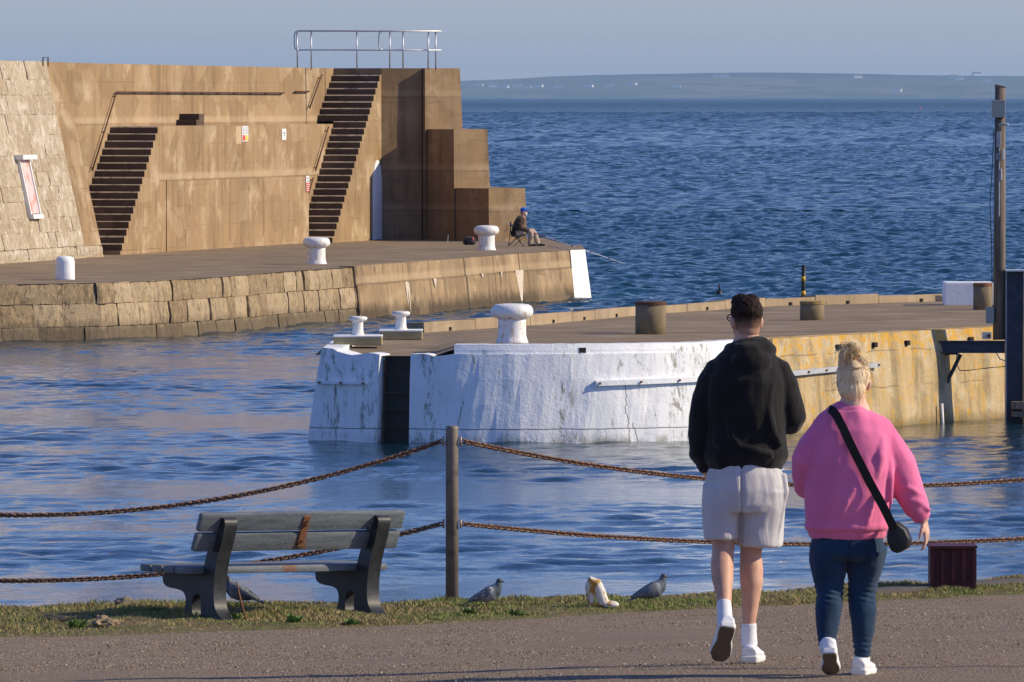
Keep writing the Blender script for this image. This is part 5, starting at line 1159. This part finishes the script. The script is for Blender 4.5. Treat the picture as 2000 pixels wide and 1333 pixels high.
# hair: cropped, faded at the sides
g = G('dark_brown_hair', .75, .12); x, y, z = g.xyz(); hcol = g.mix(g.ramp(g.noise(60, 4, .7), .4, .65), (.013, .008, .006), (.045, .025, .015))
g.color(g.mix(g.ramp(g.math('ADD', z, g.math('MULTIPLY', g.noise(40, 3), .03)), hc.z - .078, hc.z + .028), (.50, .29, .20), hcol)); g.bump(g.noise(1., 4, .7, sc=(160, 160, 60)), .6, .008); hairm = g.m
fadem = plain('faded_stubble', (.16, .09, .065), .8, .3, scale=120)
Rz = Matrix.Rotation(yaw, 4, 'Z'); mb = MB(); mb.ell(hc + Rz @ V(0, -.010, .034), (.079, .097, .080), Rz, u=28, v=16); mb.ell(hc + Rz @ V(0, -.012, -.004), (.0725, .086, .088), Rz, u=28, v=16); mb.ell(hc + Rz @ V(-.012, .035, .084), (.052, .050, .038), Rz); mb.ell(hc + Rz @ V(.02, -.01, .092), (.045, .05, .030), Rz); mb.ell(hc + Rz @ V(.0, -.035, -.055), (.058, .052, .05), Rz)
organic(mb, 'hair', hairm, mr, .0055, 4, lambda c, n: .0045 * noise.fractal(V(c.x * 95, c.y * 60, c.z * 60), 1, 2, 3) * max(0, min(1, (c.z - hc.z) / .04)))
gm_ = plain('glasses_frame', (.015, .015, .018), .3, .1)
m = MB()
for sx in (-1, 1): m.tube([LH(sx * .074, -.01, .0), LH(sx * .068, .09, .004)], .003, 6); m.tube([LH(sx * .036 + .026 * math.cos(a), .103, .0 + .018 * math.sin(a)) for a in np.linspace(0, 6.28, 14)[:-1]], .003, 5, closed=True)
m.tube([LH(-.01, .108, .004), LH(.01, .108, .004)], .003, 5); m.build('glasses', gm_, mr)
# hoodie
hood = cloth('black_fleece', (.013, .012, .012), (.009, .0085, .0085), .85, bump=.45, fold=.6)
mb = MB()
rings(mb, [(1454, 919, 0, .178, .125), (1454, 912, 0, .186, .13), (1454, 900, 0, .196, .14), (1455, 880, 0, .207, .15), (1455, 840, 0, .205, .15), (1456, 790, -.01, .207, .15), (1458, 745, -.01, .208, .148), (1460, 725, 0, .195, .135), (1461, 708, 0, .170, .12), (1462, 695, 0, .145, .105), (1463, 680, 0, .115, .09), (1462, 668, 0, .08, .075)], YM, 24)
rings(mb, [(1418, 714, 0, .055), (1402, 724, 0, .066), (1389, 748, 0, .068), (1379, 782, .0, .066), (1371, 820, .0, .065), (1368, 850, .01, .064), (1371, 885, .03, .056), (1378, 912, .045, .045), (1381, 924, .05, .036)], YM)
rings(mb, [(1505, 714, 0, .055), (1519, 724, 0, .066), (1531, 750, 0, .068), (1541, 788, .01, .067), (1545, 815, .03, .070), (1543, 826, .09, .062), (1530, 826, .17, .056), (1508, 813, .26, .042)], YM)
# hood lying on the shoulders
arcp = [(1426, 692, .04), (1425, 683, .0), (1434, 680, -.05), (1452, 684, -.09), (1472, 686, -.095), (1492, 683, -.065), (1504, 685, -.01), (1503, 692, .04)]
mb.tube([pix(a, b, YM) + V(0, c, 0) for a, b, c in arcp], [.018, .030, .040, .046, .048, .044, .034, .02], 14, ref=(0, 0, 1))
mb.ell(pix(1468, 706, YM) + V(0, -.105, 0), (.100, .048, .075)); mb.ell(pix(1474, 733, YM) + V(0, -.115, 0), (.060, .035, .05)); mb.ell(pix(1466, 672, YM) + V(0, -.055, 0), (.095, .05, .042))
# long folds
def fold(mb, pts, r): mb.tube([pix(a, b, YM) + V(0, c, 0) for a, b, c in pts], r, 8)
fold(mb, [(1432, 740, -.125), (1426, 790, -.135), (1424, 840, -.137), (1440, 868, -.14), (1480, 880, -.142), (1505, 888, -.13)], [.012, .018, .018, .02, .018, .01])
fold(mb, [(1505, 745, -.12), (1500, 800, -.13), (1508, 840, -.13), (1522, 868, -.10)], [.012, .018, .02, .014]); fold(mb, [(1390, 860, -.11), (1430, 885, -.135), (1470, 892, -.14)], [.01, .014, .01])
def hf(c, n):
    z = (c.z - pix(1454, 905, YM).z); rib = -.004 if z < -.002 else 0
    return rib + .010 * math.exp(-((z - .035) / .025) ** 2)
organic(mb, 'hoodie', hood, mr, .0085, 5, wr(7, .009, (1, 1, .55), 0, hf))
# shorts
shm = cloth('pale_grey_jersey', (.60, .58, .57), (.52, .50, .50), .9, bump=.35, fold=.5)
mb = MB(); rings(mb, [(1454, 905, 0, .172, .125), (1454, 925, 0, .188, .14), (1455, 955, 0, .205, .15), (1455, 985, 0, .205, .145), (1455, 1000, 0, .19, .13)], YM, 24)
rings(mb, [(1418, 955, 0, .115, .13), (1411, 990, 0, .106, .125), (1408, 1025, -.005, .094, .112), (1409, 1051, -.01, .086, .105), (1409, 1054, -.01, .080, .10)], YM)
rings(mb, [(1490, 955, 0, .120, .13), (1490, 990, .01, .116, .125), (1487, 1030, .02, .112, .115), (1485, 1063, .025, .109, .11), (1485, 1067, .025, .104, .105)], YM)
fold(mb, [(1530, 925, -.03), (1534, 960, -.05), (1528, 1000, -.05), (1518, 1050, -.04)], [.012, .016, .014, .01])
def sf(c, n):
    s = math.exp(-((c.x - pix(1448, 0, YM).x) / .006) ** 2); return -.012 * s
organic(mb, 'shorts', shm, mr, .0075, 3, wr(9, .007, (1, 1, .4), 4, sf))
# socks and shoes
sock = cloth('white_sock', (.80, .80, .82), None, .9); shw = plain('white_trainer', (.76, .77, .80), .5, .08, bump=.2); sho = plain('white_sole', (.72, .71, .68), .6, .1); brn = plain('brown_rubber_tread', (.16, .12, .09), .8, .3, scale=80)
mb = MB(); rings(mb, [(1412, 1172, -.185, .037, .041), (1413, 1195, -.22, .039, .042), (1414, 1220, -.255, .042, .046)], YM, 16); organic(mb, 'sock', sock, mr, .006, 2)
mb = MB(); rings(mb, [(1463, 1217, .01, .038, .041), (1463, 1240, .015, .040, .044), (1464, 1262, .02, .042, .05)], YM, 16); organic(mb, 'sock', sock, mr, .006, 2)
gy = groundz(pix(1406, 0, YM).x, YM - .1)
toe = pix(1402, 1280, YM) + V(0, -.12, 0); heel = pix(1418, 1216, YM) + V(0, -.335, 0); toe.z = groundz(toe.x, toe.y) + .012; shoe(mr, heel, toe, V(.12, .5, 1), shw, sho, laces=brn, w_=.053)
heel = pix(1463, 1287, YM) + V(0, -.06, 0); toe = pix(1478, 1287, YM) + V(0, .215, 0); heel.z = groundz(heel.x, heel.y) + .002; toe.z = groundz(toe.x, toe.y) + .002; shoe(mr, heel, toe, V(0, 0, 1), shw, sho, w_=.056)

# ---- the woman
YW = 41.5; wrt = thing('person', 'blonde woman in a pink sweatshirt and blue jeans walking away beside the man', 'person', V(pix(1660, 1322, YW).x, YW, pix(1660, 1322, YW).z))
sk2 = skinmat('woman_skin', (.68, .42, .32)); hw_ = pix(1668, 742, YW); yaw2 = R(-8); mb = MB(); LW = head(mb, hw_, yaw2, .93)
rings(mb, [(1667, 780, -.01, .060), (1666, 800, 0, .085, .07), (1664, 826, 0, .13, .09), (1662, 900, 0, .17, .14), (1658, 960, 0, .17, .15), (1655, 1040, 0, .17, .14), (1655, 1070, 0, .16, .13)], YW)
rings(mb, [(1620, 1065, 0, .07), (1619, 1120, 0, .058), (1620, 1160, -.015, .045), (1616, 1215, -.085, .038), (1613, 1256, -.15, .030), (1614, 1270, -.19, .030)], YW, 14); rings(mb, [(1692, 1065, .01, .07), (1688, 1130, .03, .056), (1684, 1162, .03, .045), (1685, 1230, .01, .036), (1684, 1290, .01, .030)], YW, 14)
rings(mb, [(1614, 860, 0, .045), (1590, 895, 0, .05), (1575, 935, .06, .045), (1585, 945, .2, .035), (1600, 938, .3, .027)], YW, 12); hand(mb, pix(1601, 937, YW) + V(0, .3, 0), V(.3, 1, .1), V(.5, 0, -1), .5, .88)
rings(mb, [(1714, 862, 0, .045), (1748, 900, 0, .048), (1775, 945, .01, .043), (1797, 995, .03, .032), (1806, 1018, .035, .026)], YW, 12)
hand(mb, pix(1806, 1020, YW) + V(0, .035, 0), V(.18, .05, -1), V(-1, .35, -.1), .38, .92, thumb=-1)
organic(mb, 'body', sk2, wrt, .006, 3); eyes(LW, wrt, .93, (.1, .2, .3))
tie = pix(1667, 698, YW) + V(0, -.075, 0)
g = G('blond_hair', .45, .4); x, y, z = g.xyz(); dx_ = g.math('SUBTRACT', x, tie.x); dz_ = g.math('SUBTRACT', tie.z, z); an_ = g.math('ARCTAN2', dx_, dz_)
cb = g.t.nodes.new('ShaderNodeCombineXYZ'); g.set(cb.inputs[0], g.math('MULTIPLY', an_, 14.)); g.set(cb.inputs[1], g.math('MULTIPLY', z, 9.)); g.set(cb.inputs[2], g.math('MULTIPLY', y, 30.))
st = g.noise(1., 5, .75, src=cb.outputs[0], dist=.5); c = g.mix(g.ramp(st, .38, .64), (.95, .75, .46), (.66, .46, .25)); c = g.mix(g.ramp(g.noise(7, 3), .5, .68, 0, .5), c, (.97, .85, .62)); g.color(c); g.bump(st, .8, .012); blond = g.m
mb = MB(); Rz2 = Matrix.Rotation(yaw2, 4, 'Z'); mb.ell(hw_ + Rz2 @ V(-.002, -.012, .022), (.084, .098, .094), Rz2, u=24, v=14); mb.ell(hw_ + Rz2 @ V(-.006, -.045, -.035), (.070, .058, .075), Rz2); mb.ell(hw_ + Rz2 @ V(0, -.045, -.082), (.048, .036, .045), Rz2)
bun = pix(1664, 702, YW) + V(0, -.06, 0)
mb.tube([hw_ + V(0, -.07, .05), bun, bun + V(0, .0, .02)], [.05, .028, .018], 12); mb.ell(pix(1659, 686, YW) + V(0, -.065, 0), (.034, .030, .026)); mb.ell(pix(1647, 694, YW) + V(0, -.07, 0), (.028, .026, .026)); mb.ell(pix(1642, 710, YW) + V(0, -.06, 0), (.017, .022, .032))
organic(mb, 'hair', blond, wrt, .005, 6, lambda c, n: .0008 * math.sin(math.atan2(c.x - tie.x, tie.z - c.z) * 38 + 3 * noise.noise(c * 12)))
# strands: fan of the ponytail blown up and left, wisps
mb = MB(); r = random.Random(12)
for i in range(170):
    side = r.random()
    if side < .74:  # tuft up and over to the left
        a0 = V(r.gauss(.0, .008), r.gauss(0, .01), .0); up = r.uniform(.045, .08); lf = -r.uniform(.0, .075); dn = -r.uniform(-.01, .10)
        P = [tie + a0, tie + a0 + V(r.gauss(-.005, .014), r.gauss(-.0, .018), up * .7), tie + a0 + V(lf * .55 + r.gauss(0, .008), r.gauss(-.01, .02), up), tie + a0 + V(lf + r.gauss(0, .006), r.gauss(-.015, .02), up + dn * .5), tie + a0 + V(lf * 1.15 + r.gauss(0, .008), r.gauss(-.015, .02), up + dn * 1.15)]
    elif side < .88:
        P = [tie, tie + V(r.uniform(.01, .03), r.gauss(0, .01), r.uniform(-.01, .02)), tie + V(r.uniform(.03, .06), r.gauss(0, .015), r.uniform(-.04, .01)), tie + V(r.uniform(.05, .095), r.gauss(0, .02), r.uniform(-.09, -.01))]
    else:
        a = r.uniform(0, 6.28); b = hw_ + V(.083 * math.cos(a), -.06, .09 * math.sin(a)); P = [b, b + V(.012 * math.cos(a), -.01, .012 * math.sin(a)), b + V(.02 * math.cos(a) - .01, -.015, .018 * math.sin(a) - .02)]
    t = r.uniform(.0008, .0015); mb.tube(P, [t] * (len(P) - 1) + [t * .4], 4)
mb.build('ponytail', blond, wrt, smooth=True)
MB().tube([tie + V(.013 * math.cos(a), .013 * math.sin(a), .004 * math.sin(a)) for a in np.linspace(0, 6.28, 14)[:-1]], .005, 6, closed=True).build('hair_tie', plain('orange_hair_tie', (.75, .30, .10), .6, .1), wrt, smooth=True)
pink = cloth('pink_sweatshirt', (.80, .19, .36), (.72, .16, .32), .92, bump=.25, fold=.35)
mb = MB()
rings(mb, [(1655, 1053, 0, .180, .150), (1655, 1046, 0, .190, .158), (1655, 1034, 0, .198, .170), (1656, 1005, 0, .208, .182), (1658, 960, -.01, .213, .185), (1661, 910, -.01, .212, .178), (1663, 870, -.005, .208, .165), (1664, 843, 0, .205, .15), (1664, 826, 0, .190, .13), (1664, 812, 0, .160, .11), (1665, 802, 0, .12, .095), (1666, 796, 0, .088, .082), (1667, 791, 0, .074, .074)], YW, 26)
rings(mb, [(1625, 838, 0, .055), (1607, 850, 0, .070), (1593, 874, 0, .082), (1582, 900, .01, .086), (1579, 930, .04, .080), (1582, 950, .09, .072), (1588, 948, .18, .060), (1600, 938, .29, .036)], YW)
rings(mb, [(1707, 838, 0, .055), (1723, 850, 0, .070), (1739, 876, 0, .080), (1754, 908, 0, .084), (1766, 940, .005, .080), (1779, 970, .015, .074), (1792, 992, .025, .064), (1799, 1003, .03, .048), (1804, 1015, .032, .036)], YW)
def foldw(pts, r): mb.tube([pix(a, b, YW) + V(0, c, 0) for a, b, c in pts], r, 8)
foldw([(1720, 850, -.10), (1716, 890, -.145), (1712, 930, -.155)], [.014, .02, .008]); foldw([(1735, 870, -.07), (1737, 930, -.10), (1740, 985, -.11)], [.012, .02, .01]); foldw([(1598, 860, -.09), (1600, 910, -.12), (1590, 950, -.10)], [.012, .02, .01])
foldw([(1775, 975, -.055), (1795, 980, -.04), (1818, 998, -.0)], [.012, .016, .012]); foldw([(1768, 950, -.075), (1785, 958, -.06), (1806, 972, -.01)], [.01, .014, .012]); foldw([(1640, 1010, -.18), (1652, 975, -.19), (1668, 950, -.19)], [.008, .012, .008]); foldw([(1690, 1020, -.165), (1700, 985, -.18), (1712, 960, -.175)], [.008, .012, .008])
z0 = pix(1655, 1036, YW).z; zc = pix(1667, 800, YW).z
def wf(c, n):
    d = 0
    if c.z < z0 and c.x < pix(1760, 0, YW).x: d -= .004
    d += .008 * math.exp(-((c.z - z0 - .02) / .02) ** 2) - .004 * math.exp(-((c.z - z0) / .005) ** 2)
    return d - .0035 * math.exp(-((c.z - zc) / .004) ** 2) * (1 if abs(c.x - pix(1667, 0, YW).x) < .11 else 0)
sweat = organic(mb, 'sweatshirt', pink, wrt, .0085, 4, wr(6, .009, (1, 1, .6), 9, wf))
jm = cloth('blue_denim', (.017, .047, .098), (.009, .026, .058), .85, weave=400, bump=.35, fold=.5)
mb = MB(); rings(mb, [(1655, 1030, 0, .165, .14), (1655, 1062, 0, .180, .15), (1655, 1082, 0, .182, .145), (1655, 1092, 0, .16, .12)], YW, 24)
rings(mb, [(1622, 1068, 0, .105, .13), (1618, 1100, 0, .094, .108), (1619, 1135, .0, .073, .084), (1621, 1160, -.015, .063, .072), (1618, 1190, -.05, .066, .074), (1615, 1220, -.09, .054, .060), (1613, 1245, -.135, .043, .05), (1612, 1256, -.15, .041, .047)], YW)
rings(mb, [(1691, 1068, 0, .105, .13), (1691, 1100, .02, .093, .108), (1687, 1135, .03, .074, .084), (1684, 1162, .03, .066, .072), (1686, 1195, .015, .068, .074), (1685, 1230, .01, .055, .06), (1684, 1262, .01, .043, .048), (1684, 1283, .01, .039, .046)], YW)
def jf(c, n):
    for zz in (1150, 1158, 1168): pass
    k1 = math.exp(-((c.z - pix(0, 1157, YW).z) / .05) ** 2); k2 = math.exp(-((c.z - pix(0, 1262, YW).z) / .05) ** 2)
    return (k1 * .004 + k2 * .004) * math.sin(c.z * 230 + c.x * 60) - .006 * math.exp(-((c.x - pix(1656, 0, YW).x) / .005) ** 2) * (c.z > pix(0, 1100, YW).z)
organic(mb, 'jeans', jm, wrt, .007, 3, wr(11, .005, (1, 1, .7), 2, jf))
mb = MB(); rings(mb, [(1684, 1276, .01, .038, .043), (1684, 1296, .015, .040, .05)], YW, 14); organic(mb, 'sock', sock, wrt, .006, 2); mb = MB(); rings(mb, [(1613, 1250, -.15, .038, .043), (1614, 1268, -.19, .040, .045)], YW, 14); organic(mb, 'sock', sock, wrt, .006, 2)
shw2 = plain('cream_white_plimsoll', (.80, .79, .76), .55, .08, bump=.2)
heel = pix(1615, 1268, YW) + V(0, -.31, 0); toe = pix(1622, 1325, YW) + V(0, -.10, 0); toe.z = groundz(toe.x, toe.y) + .012; shoe(wrt, heel, toe, V(0, .45, 1), shw2, sho, laces=brn, w_=.046)
heel = pix(1676, 1320, YW) + V(0, -.05, 0); toe = pix(1698, 1320, YW) + V(0, .175, 0); heel.z = groundz(heel.x, heel.y) + .002; toe.z = groundz(toe.x, toe.y) + .002; shoe(wrt, heel, toe, V(0, 0, 1), shw2, sho, w_=.052)
# bag and strap
bagr = thing('shoulder_bag', 'small black crossbody bag hanging behind the woman on a long strap', 'bag', pix(1750, 1045, YW) + V(0, -.1, 0))
bm_ = plain('black_bag_leather', (.012, .012, .013), .5, .3, bump=.3)
poly = [(1732, 1020), (1744, 1015), (1764, 1030), (1773, 1050), (1770, 1066), (1748, 1078), (1736, 1073), (1727, 1050)]
f0 = [pix(a, b, YW) + V(0, -.19, 0) for a, b in poly]; f1 = [p + V(.02, .085, 0) for p in f0]; o = MB().prism(f0, f1).build('pouch', bm_, bagr); mo = o.modifiers.new('b', 'BEVEL'); mo.width = .013; mo.segments = 4; o.data.polygons.foreach_set('use_smooth', [True] * len(o.data.polygons))
bv = BVHTree.FromPolygons([v.co.copy() for v in sweat.data.vertices], [tuple(p.vertices) for p in sweat.data.polygons])
sp = [(1617, 798), (1624, 800), (1632, 810), (1642, 830), (1655, 858), (1668, 885), (1682, 912), (1696, 940), (1710, 965), (1721, 985), (1730, 1003), (1738, 1020), (1742, 1030)]
path = []; nrm = []
for a, b in sp:
    p = pix(a, b, YW); h = bv.ray_cast(V(p.x, YW - 1.5, p.z), V(0, 1, 0))
    y = h[0].y - .010 if h[0] is not None else YW - .1; path.append(V(p.x, y, p.z)); nrm.append(V(0, -1, 0))
ys_ = [p.y for p in path]
for i in range(8, len(path)): ys_[i] = min(ys_[i], YW - .19 - .002 * (i - 8))
ym = [min(ys_[max(0, i - 1):i + 2]) for i in range(len(ys_))]; ym = [sum(ym[max(0, i - 1):i + 2]) / len(ym[max(0, i - 1):i + 2]) for i in range(len(ym))]
for i, p in enumerate(path): p.y = min(ym[i], ys_[i]) - .004
mb = MB(); vs = []; hwid = .021
for i, p in enumerate(path):
    t = (path[min(i + 1, len(path) - 1)] - path[max(i - 1, 0)]).normalized(); s = t.cross(V(0, 1, 0)).normalized()
    vs += [p + s * hwid, p - s * hwid, p - s * hwid + V(0, .007, 0), p + s * hwid + V(0, .007, 0)]
n = len(path); mb.add(vs, [(i * 4 + k, i * 4 + (k + 1) % 4, (i + 1) * 4 + (k + 1) % 4, (i + 1) * 4 + k) for i in range(n - 1) for k in range(4)] + [(0, 1, 2, 3), ((n - 1) * 4 + 3, (n - 1) * 4 + 2, (n - 1) * 4 + 1, (n - 1) * 4)])
mb.build('strap', cloth('black_webbing', (.012, .012, .013), None, .8), bagr)

# ---- the angler
YF = 257.9; S_ = FPX / YF
fr = thing('person', 'bearded angler in a blue cap and brown jacket seated on a folding chair', 'person', V(pix(1035, 483, YF).x, YF, pix(1035, 483, YF).z))
mb = MB(); hf_ = pix(1022.5, 413.5, YF); LF = head(mb, hf_, R(-78), 1.05)
def rf(P, seg=12): rings(mb, P, YF, seg)
rf([(1018, 424, 0, .07), (1015, 432, 0, .14, .17), (1013, 445, 0, .15, .18), (1010, 458, 0, .15, .18)])
for dy, kx, fx in ((-.12, 1036, 1035), (.12, 1041.5, 1051)):
    rf([(1010, 456, dy, .095), (1024, 453, dy, .09), (kx - 2, 450.5, dy, .078), (kx + 1.5, 455, dy, .07), ((kx + fx) / 2 + 1.5, 467, dy, .06), (fx, 478, dy, .045)])
for dy in (-.19, .17):
    rf([(1015, 428, dy, .06), (1014.5, 438, dy * 1.2, .055), (1017, 447, dy * 1.15, .05), (1028, 449, dy * .8, .04), (1036, 451, dy * .35, .03)]); p = pix(1036.5, 451.2, YF) + V(0, dy * .3, 0); hand(mb, p, V(1, -dy * .8, -.35), V(-.1, -dy * 4, -.8), .9, 1.0, thumb=1 if dy > 0 else -1)
organic(mb, 'body', skinmat('angler_skin', (.55, .30, .22)), fr, .009, 3); eyes(LF, fr, 1.05)
mb = MB(); rf([(1009, 462, 0, .15, .19), (1010, 456, 0, .17, .21), (1011, 446, 0, .165, .205), (1014, 436, 0, .155, .20), (1017, 428, 0, .12, .19), (1018.5, 423, 0, .08, .09)], 18)
for dy in (-.20, .18): rf([(1015, 427, dy, .085), (1014, 436, dy * 1.2, .082), (1016, 446, dy * 1.2, .078), (1024, 448.5, dy, .068), (1032, 450, dy * .6, .055)])
organic(mb, 'jacket', cloth('brown_jacket', (.055, .036, .026), (.03, .02, .015), .9, fold=1.), fr, .012, 3, wr(9, .012))
mb = MB(); rf([(1006, 460, 0, .14, .18), (1011, 457, 0, .15, .19)], 16)
for dy, kx, fx in ((-.12, 1036, 1035), (.12, 1041.5, 1051)): rf([(1008, 457, dy, .12), (1024, 454, dy, .105), (kx - 3, 451.5, dy, .092), (kx + 1.2, 455, dy, .085), ((kx + fx) / 2 + 1.2, 466, dy, .078), (fx, 477.5, dy, .07)])
organic(mb, 'trousers', cloth('beige_trousers', (.46, .37, .28), (.38, .3, .22), .9, fold=1.), fr, .012, 3, wr(10, .010))
mb = MB(); mb.ell(hf_ + V(0, 0, .045), (.105, .095, .085)); mb.ell(hf_ + V(.11, 0, .045), (.075, .06, .016), Matrix.Rotation(R(12), 4, 'Y')); organic(mb, 'cap', cloth('bright_blue_cap', (.012, .13, .55), None, .8), fr, .008, 2)
MB().ell(hf_ + V(.062, 0, -.075), (.05, .058, .058)).build('beard', plain('white_beard', (.75, .73, .7), .9, .15), fr, smooth=True); MB().ell(hf_ + V(-.045, 0, -.035), (.06, .086, .055)).build('hair', plain('grey_hair', (.3, .27, .25), .9, .3), fr, smooth=True)
bsh = plain('black_shoe_leather', (.02, .018, .016), .6, .3)
for dy, fx in ((-.12, 1034), (.12, 1050)):
    h1 = pix(fx - 2, 482.5, YF) + V(0, dy, 0); h2 = pix(fx + 15, 483, YF) + V(.0, dy * 1.2, 0); h1.z = h2.z = 1.455; shoe(fr, h1, h2, V(0, 0, 1), bsh, bsh, w_=.05)
# chair
ch = thing('folding_chair', 'dark folding camping chair under the angler', 'chair', pix(1010, 483, YF)); cm = plain('dark_chair_tube', (.03, .03, .032), .5, .2); cf = cloth('dark_chair_canvas', (.035, .03, .035))
def cp(px, py, dy): return pix(px, py, YF) + V(0, dy, 0)
zg = 1.452
def cg(px, dy): q = cp(px, 480, dy); q.z = zg; return q
for dy in (-.27, .27):
    MB().tube([cg(993, dy), cp(996, 458, dy), cp(998, 434, dy)], .012, 6).build('back_post', cm, ch); MB().tube([cg(993, dy), cp(1012, 462, dy * .9), cp(1024, 459.5, dy)], .011, 6).build('leg', cm, ch); MB().tube([cg(1022, dy), cp(1010, 462, dy * .9), cp(997, 456, dy)], .011, 6).build('leg', cm, ch)
    MB().tube([cp(996, 441, dy), cp(1018, 444.5, dy)], .016, 6).build('armrest', cf, ch)
MB().tube([cg(1003, -.25), cg(1026, .25) + V(0, 0, .3), cg(1024, .28) + V(0, 0, .3)], .01, 6).build('brace', cm, ch); MB().tube([cg(1024, -.25), cg(1003, .25) + V(0, 0, .3)], .01, 6).build('brace', cm, ch)
MB().prism([cp(999, 463, -.26), cp(1026, 460, -.26), cp(1026, 460, .26), cp(999, 463, .26)], [cp(999, 462, -.26), cp(1026, 459, -.26), cp(1026, 459, .26), cp(999, 462, .26)]).build('seat', cf, ch); MB().prism([cp(998, 462, -.26), cp(999.5, 462, -.26), cp(999.5, 462, .26), cp(998, 462, .26)], [cp(995.5, 434, -.26), cp(997, 434, -.26), cp(997, 434, .26), cp(995.5, 434, .26)]).build('backrest', cf, ch)
# rod
rod = thing('fishing_rod', 'long white fishing rod held by the angler over the quay edge', 'rod', cp(997, 437, -.3)); e1 = cp(990, 436, -.30); hnd = cp(1042, 455, -.03); tip = pix(1221, 515.5, YF - 3) + V(0, 0, 0)
def lp(f): return hnd.lerp(tip, f)
MB().tube([e1, e1.lerp(hnd, .5), hnd], [.014, .016, .016], 6).build('handle', plain('grey_rod_butt', (.35, .34, .36), .4, .2), rod); MB().tube([hnd, lp(.13)], [.016, .014], 6).build('grip', plain('dark_red_grip', (.25, .03, .04), .5, .2), rod)
MB().tube([lp(.13), lp(.5), tip], [.013, .010, .005], 6).build('pole', plain('pale_rod', (.72, .68, .72), .35, .1), rod)
for f in (.24, .42, .62, .82): MB().tube([lp(f), lp(f + .012)], [.02, .02], 6).build('eyelet', M['rustdark'], rod)
MB().tube([pix(988, 436, YF) + V(0, -.3, 0), pix(992, 446, YF) + V(0, -.3, 0), pix(989, 450, YF) + V(0, -.3, 0)], .008, 5).build('cord', M['black'], rod)
# backpack
bp = thing('backpack', 'dark backpack with a pink red patch lying in the shade by the wall', 'bag', pix(917, 475, 261.5)); q = pix(917, 475, 261.5); q.z = 1.40
bkm = cloth('navy_nylon', (.018, .018, .028), None, .7); mb = MB(); mb.ell(q + V(0, 0, .13), (.2, .15, .15)); mb.ell(q + V(.08, 0, .2), (.1, .1, .08)); organic(mb, 'sack', bkm, bp, .012, 3, wr(9, .015)); MB().ell(q + V(.10, -.11, .2), (.035, .03, .07)).build('patch', plain('pink_red_cloth', (.55, .10, .12), .7, .2), bp); MB().tube([q + V(-.1, -.12, .2), q + V(-.02, -.17, .1), q + V(-.08, -.15, .0)], .015, 6).build('strap', bkm, bp)
q = pix(873.5, 474, 263); q.z = 1.4; tag(MB().tube([q, q + V(.03, 0, .32)], [.012, .008], 6).build('rod_rest', M['lightsteel']), 'thin metal rod rest upright by the dark wall', 'rod rest')
for o_ in [x for x in C.objects if x.parent is None and 'kind' not in x and x.type in ('MESH', 'EMPTY') and 'label' not in x]: print('UNLABELLED', o_.name)
# ---- air
hz = MB().box((0, 14000, 59.5), (40000, 30400, 124), mi=0).build('haze', bpy.data.materials.new('haze_air')); m = hz.data.materials[0]; m.use_nodes = True; t = m.node_tree
for n in list(t.nodes):
    if n.type != 'OUTPUT_MATERIAL': t.nodes.remove(n)
pv = t.nodes.new('ShaderNodeVolumePrincipled'); pv.inputs['Color'].default_value = (.50, .74, 1.0, 1); pv.inputs['Density'].default_value = 3.0e-5; pv.inputs['Anisotropy'].default_value = 0.0
t.links.new(pv.outputs[0], [n for n in t.nodes if n.type == 'OUTPUT_MATERIAL'][0].inputs['Volume']); tag(hz, kind='stuff')
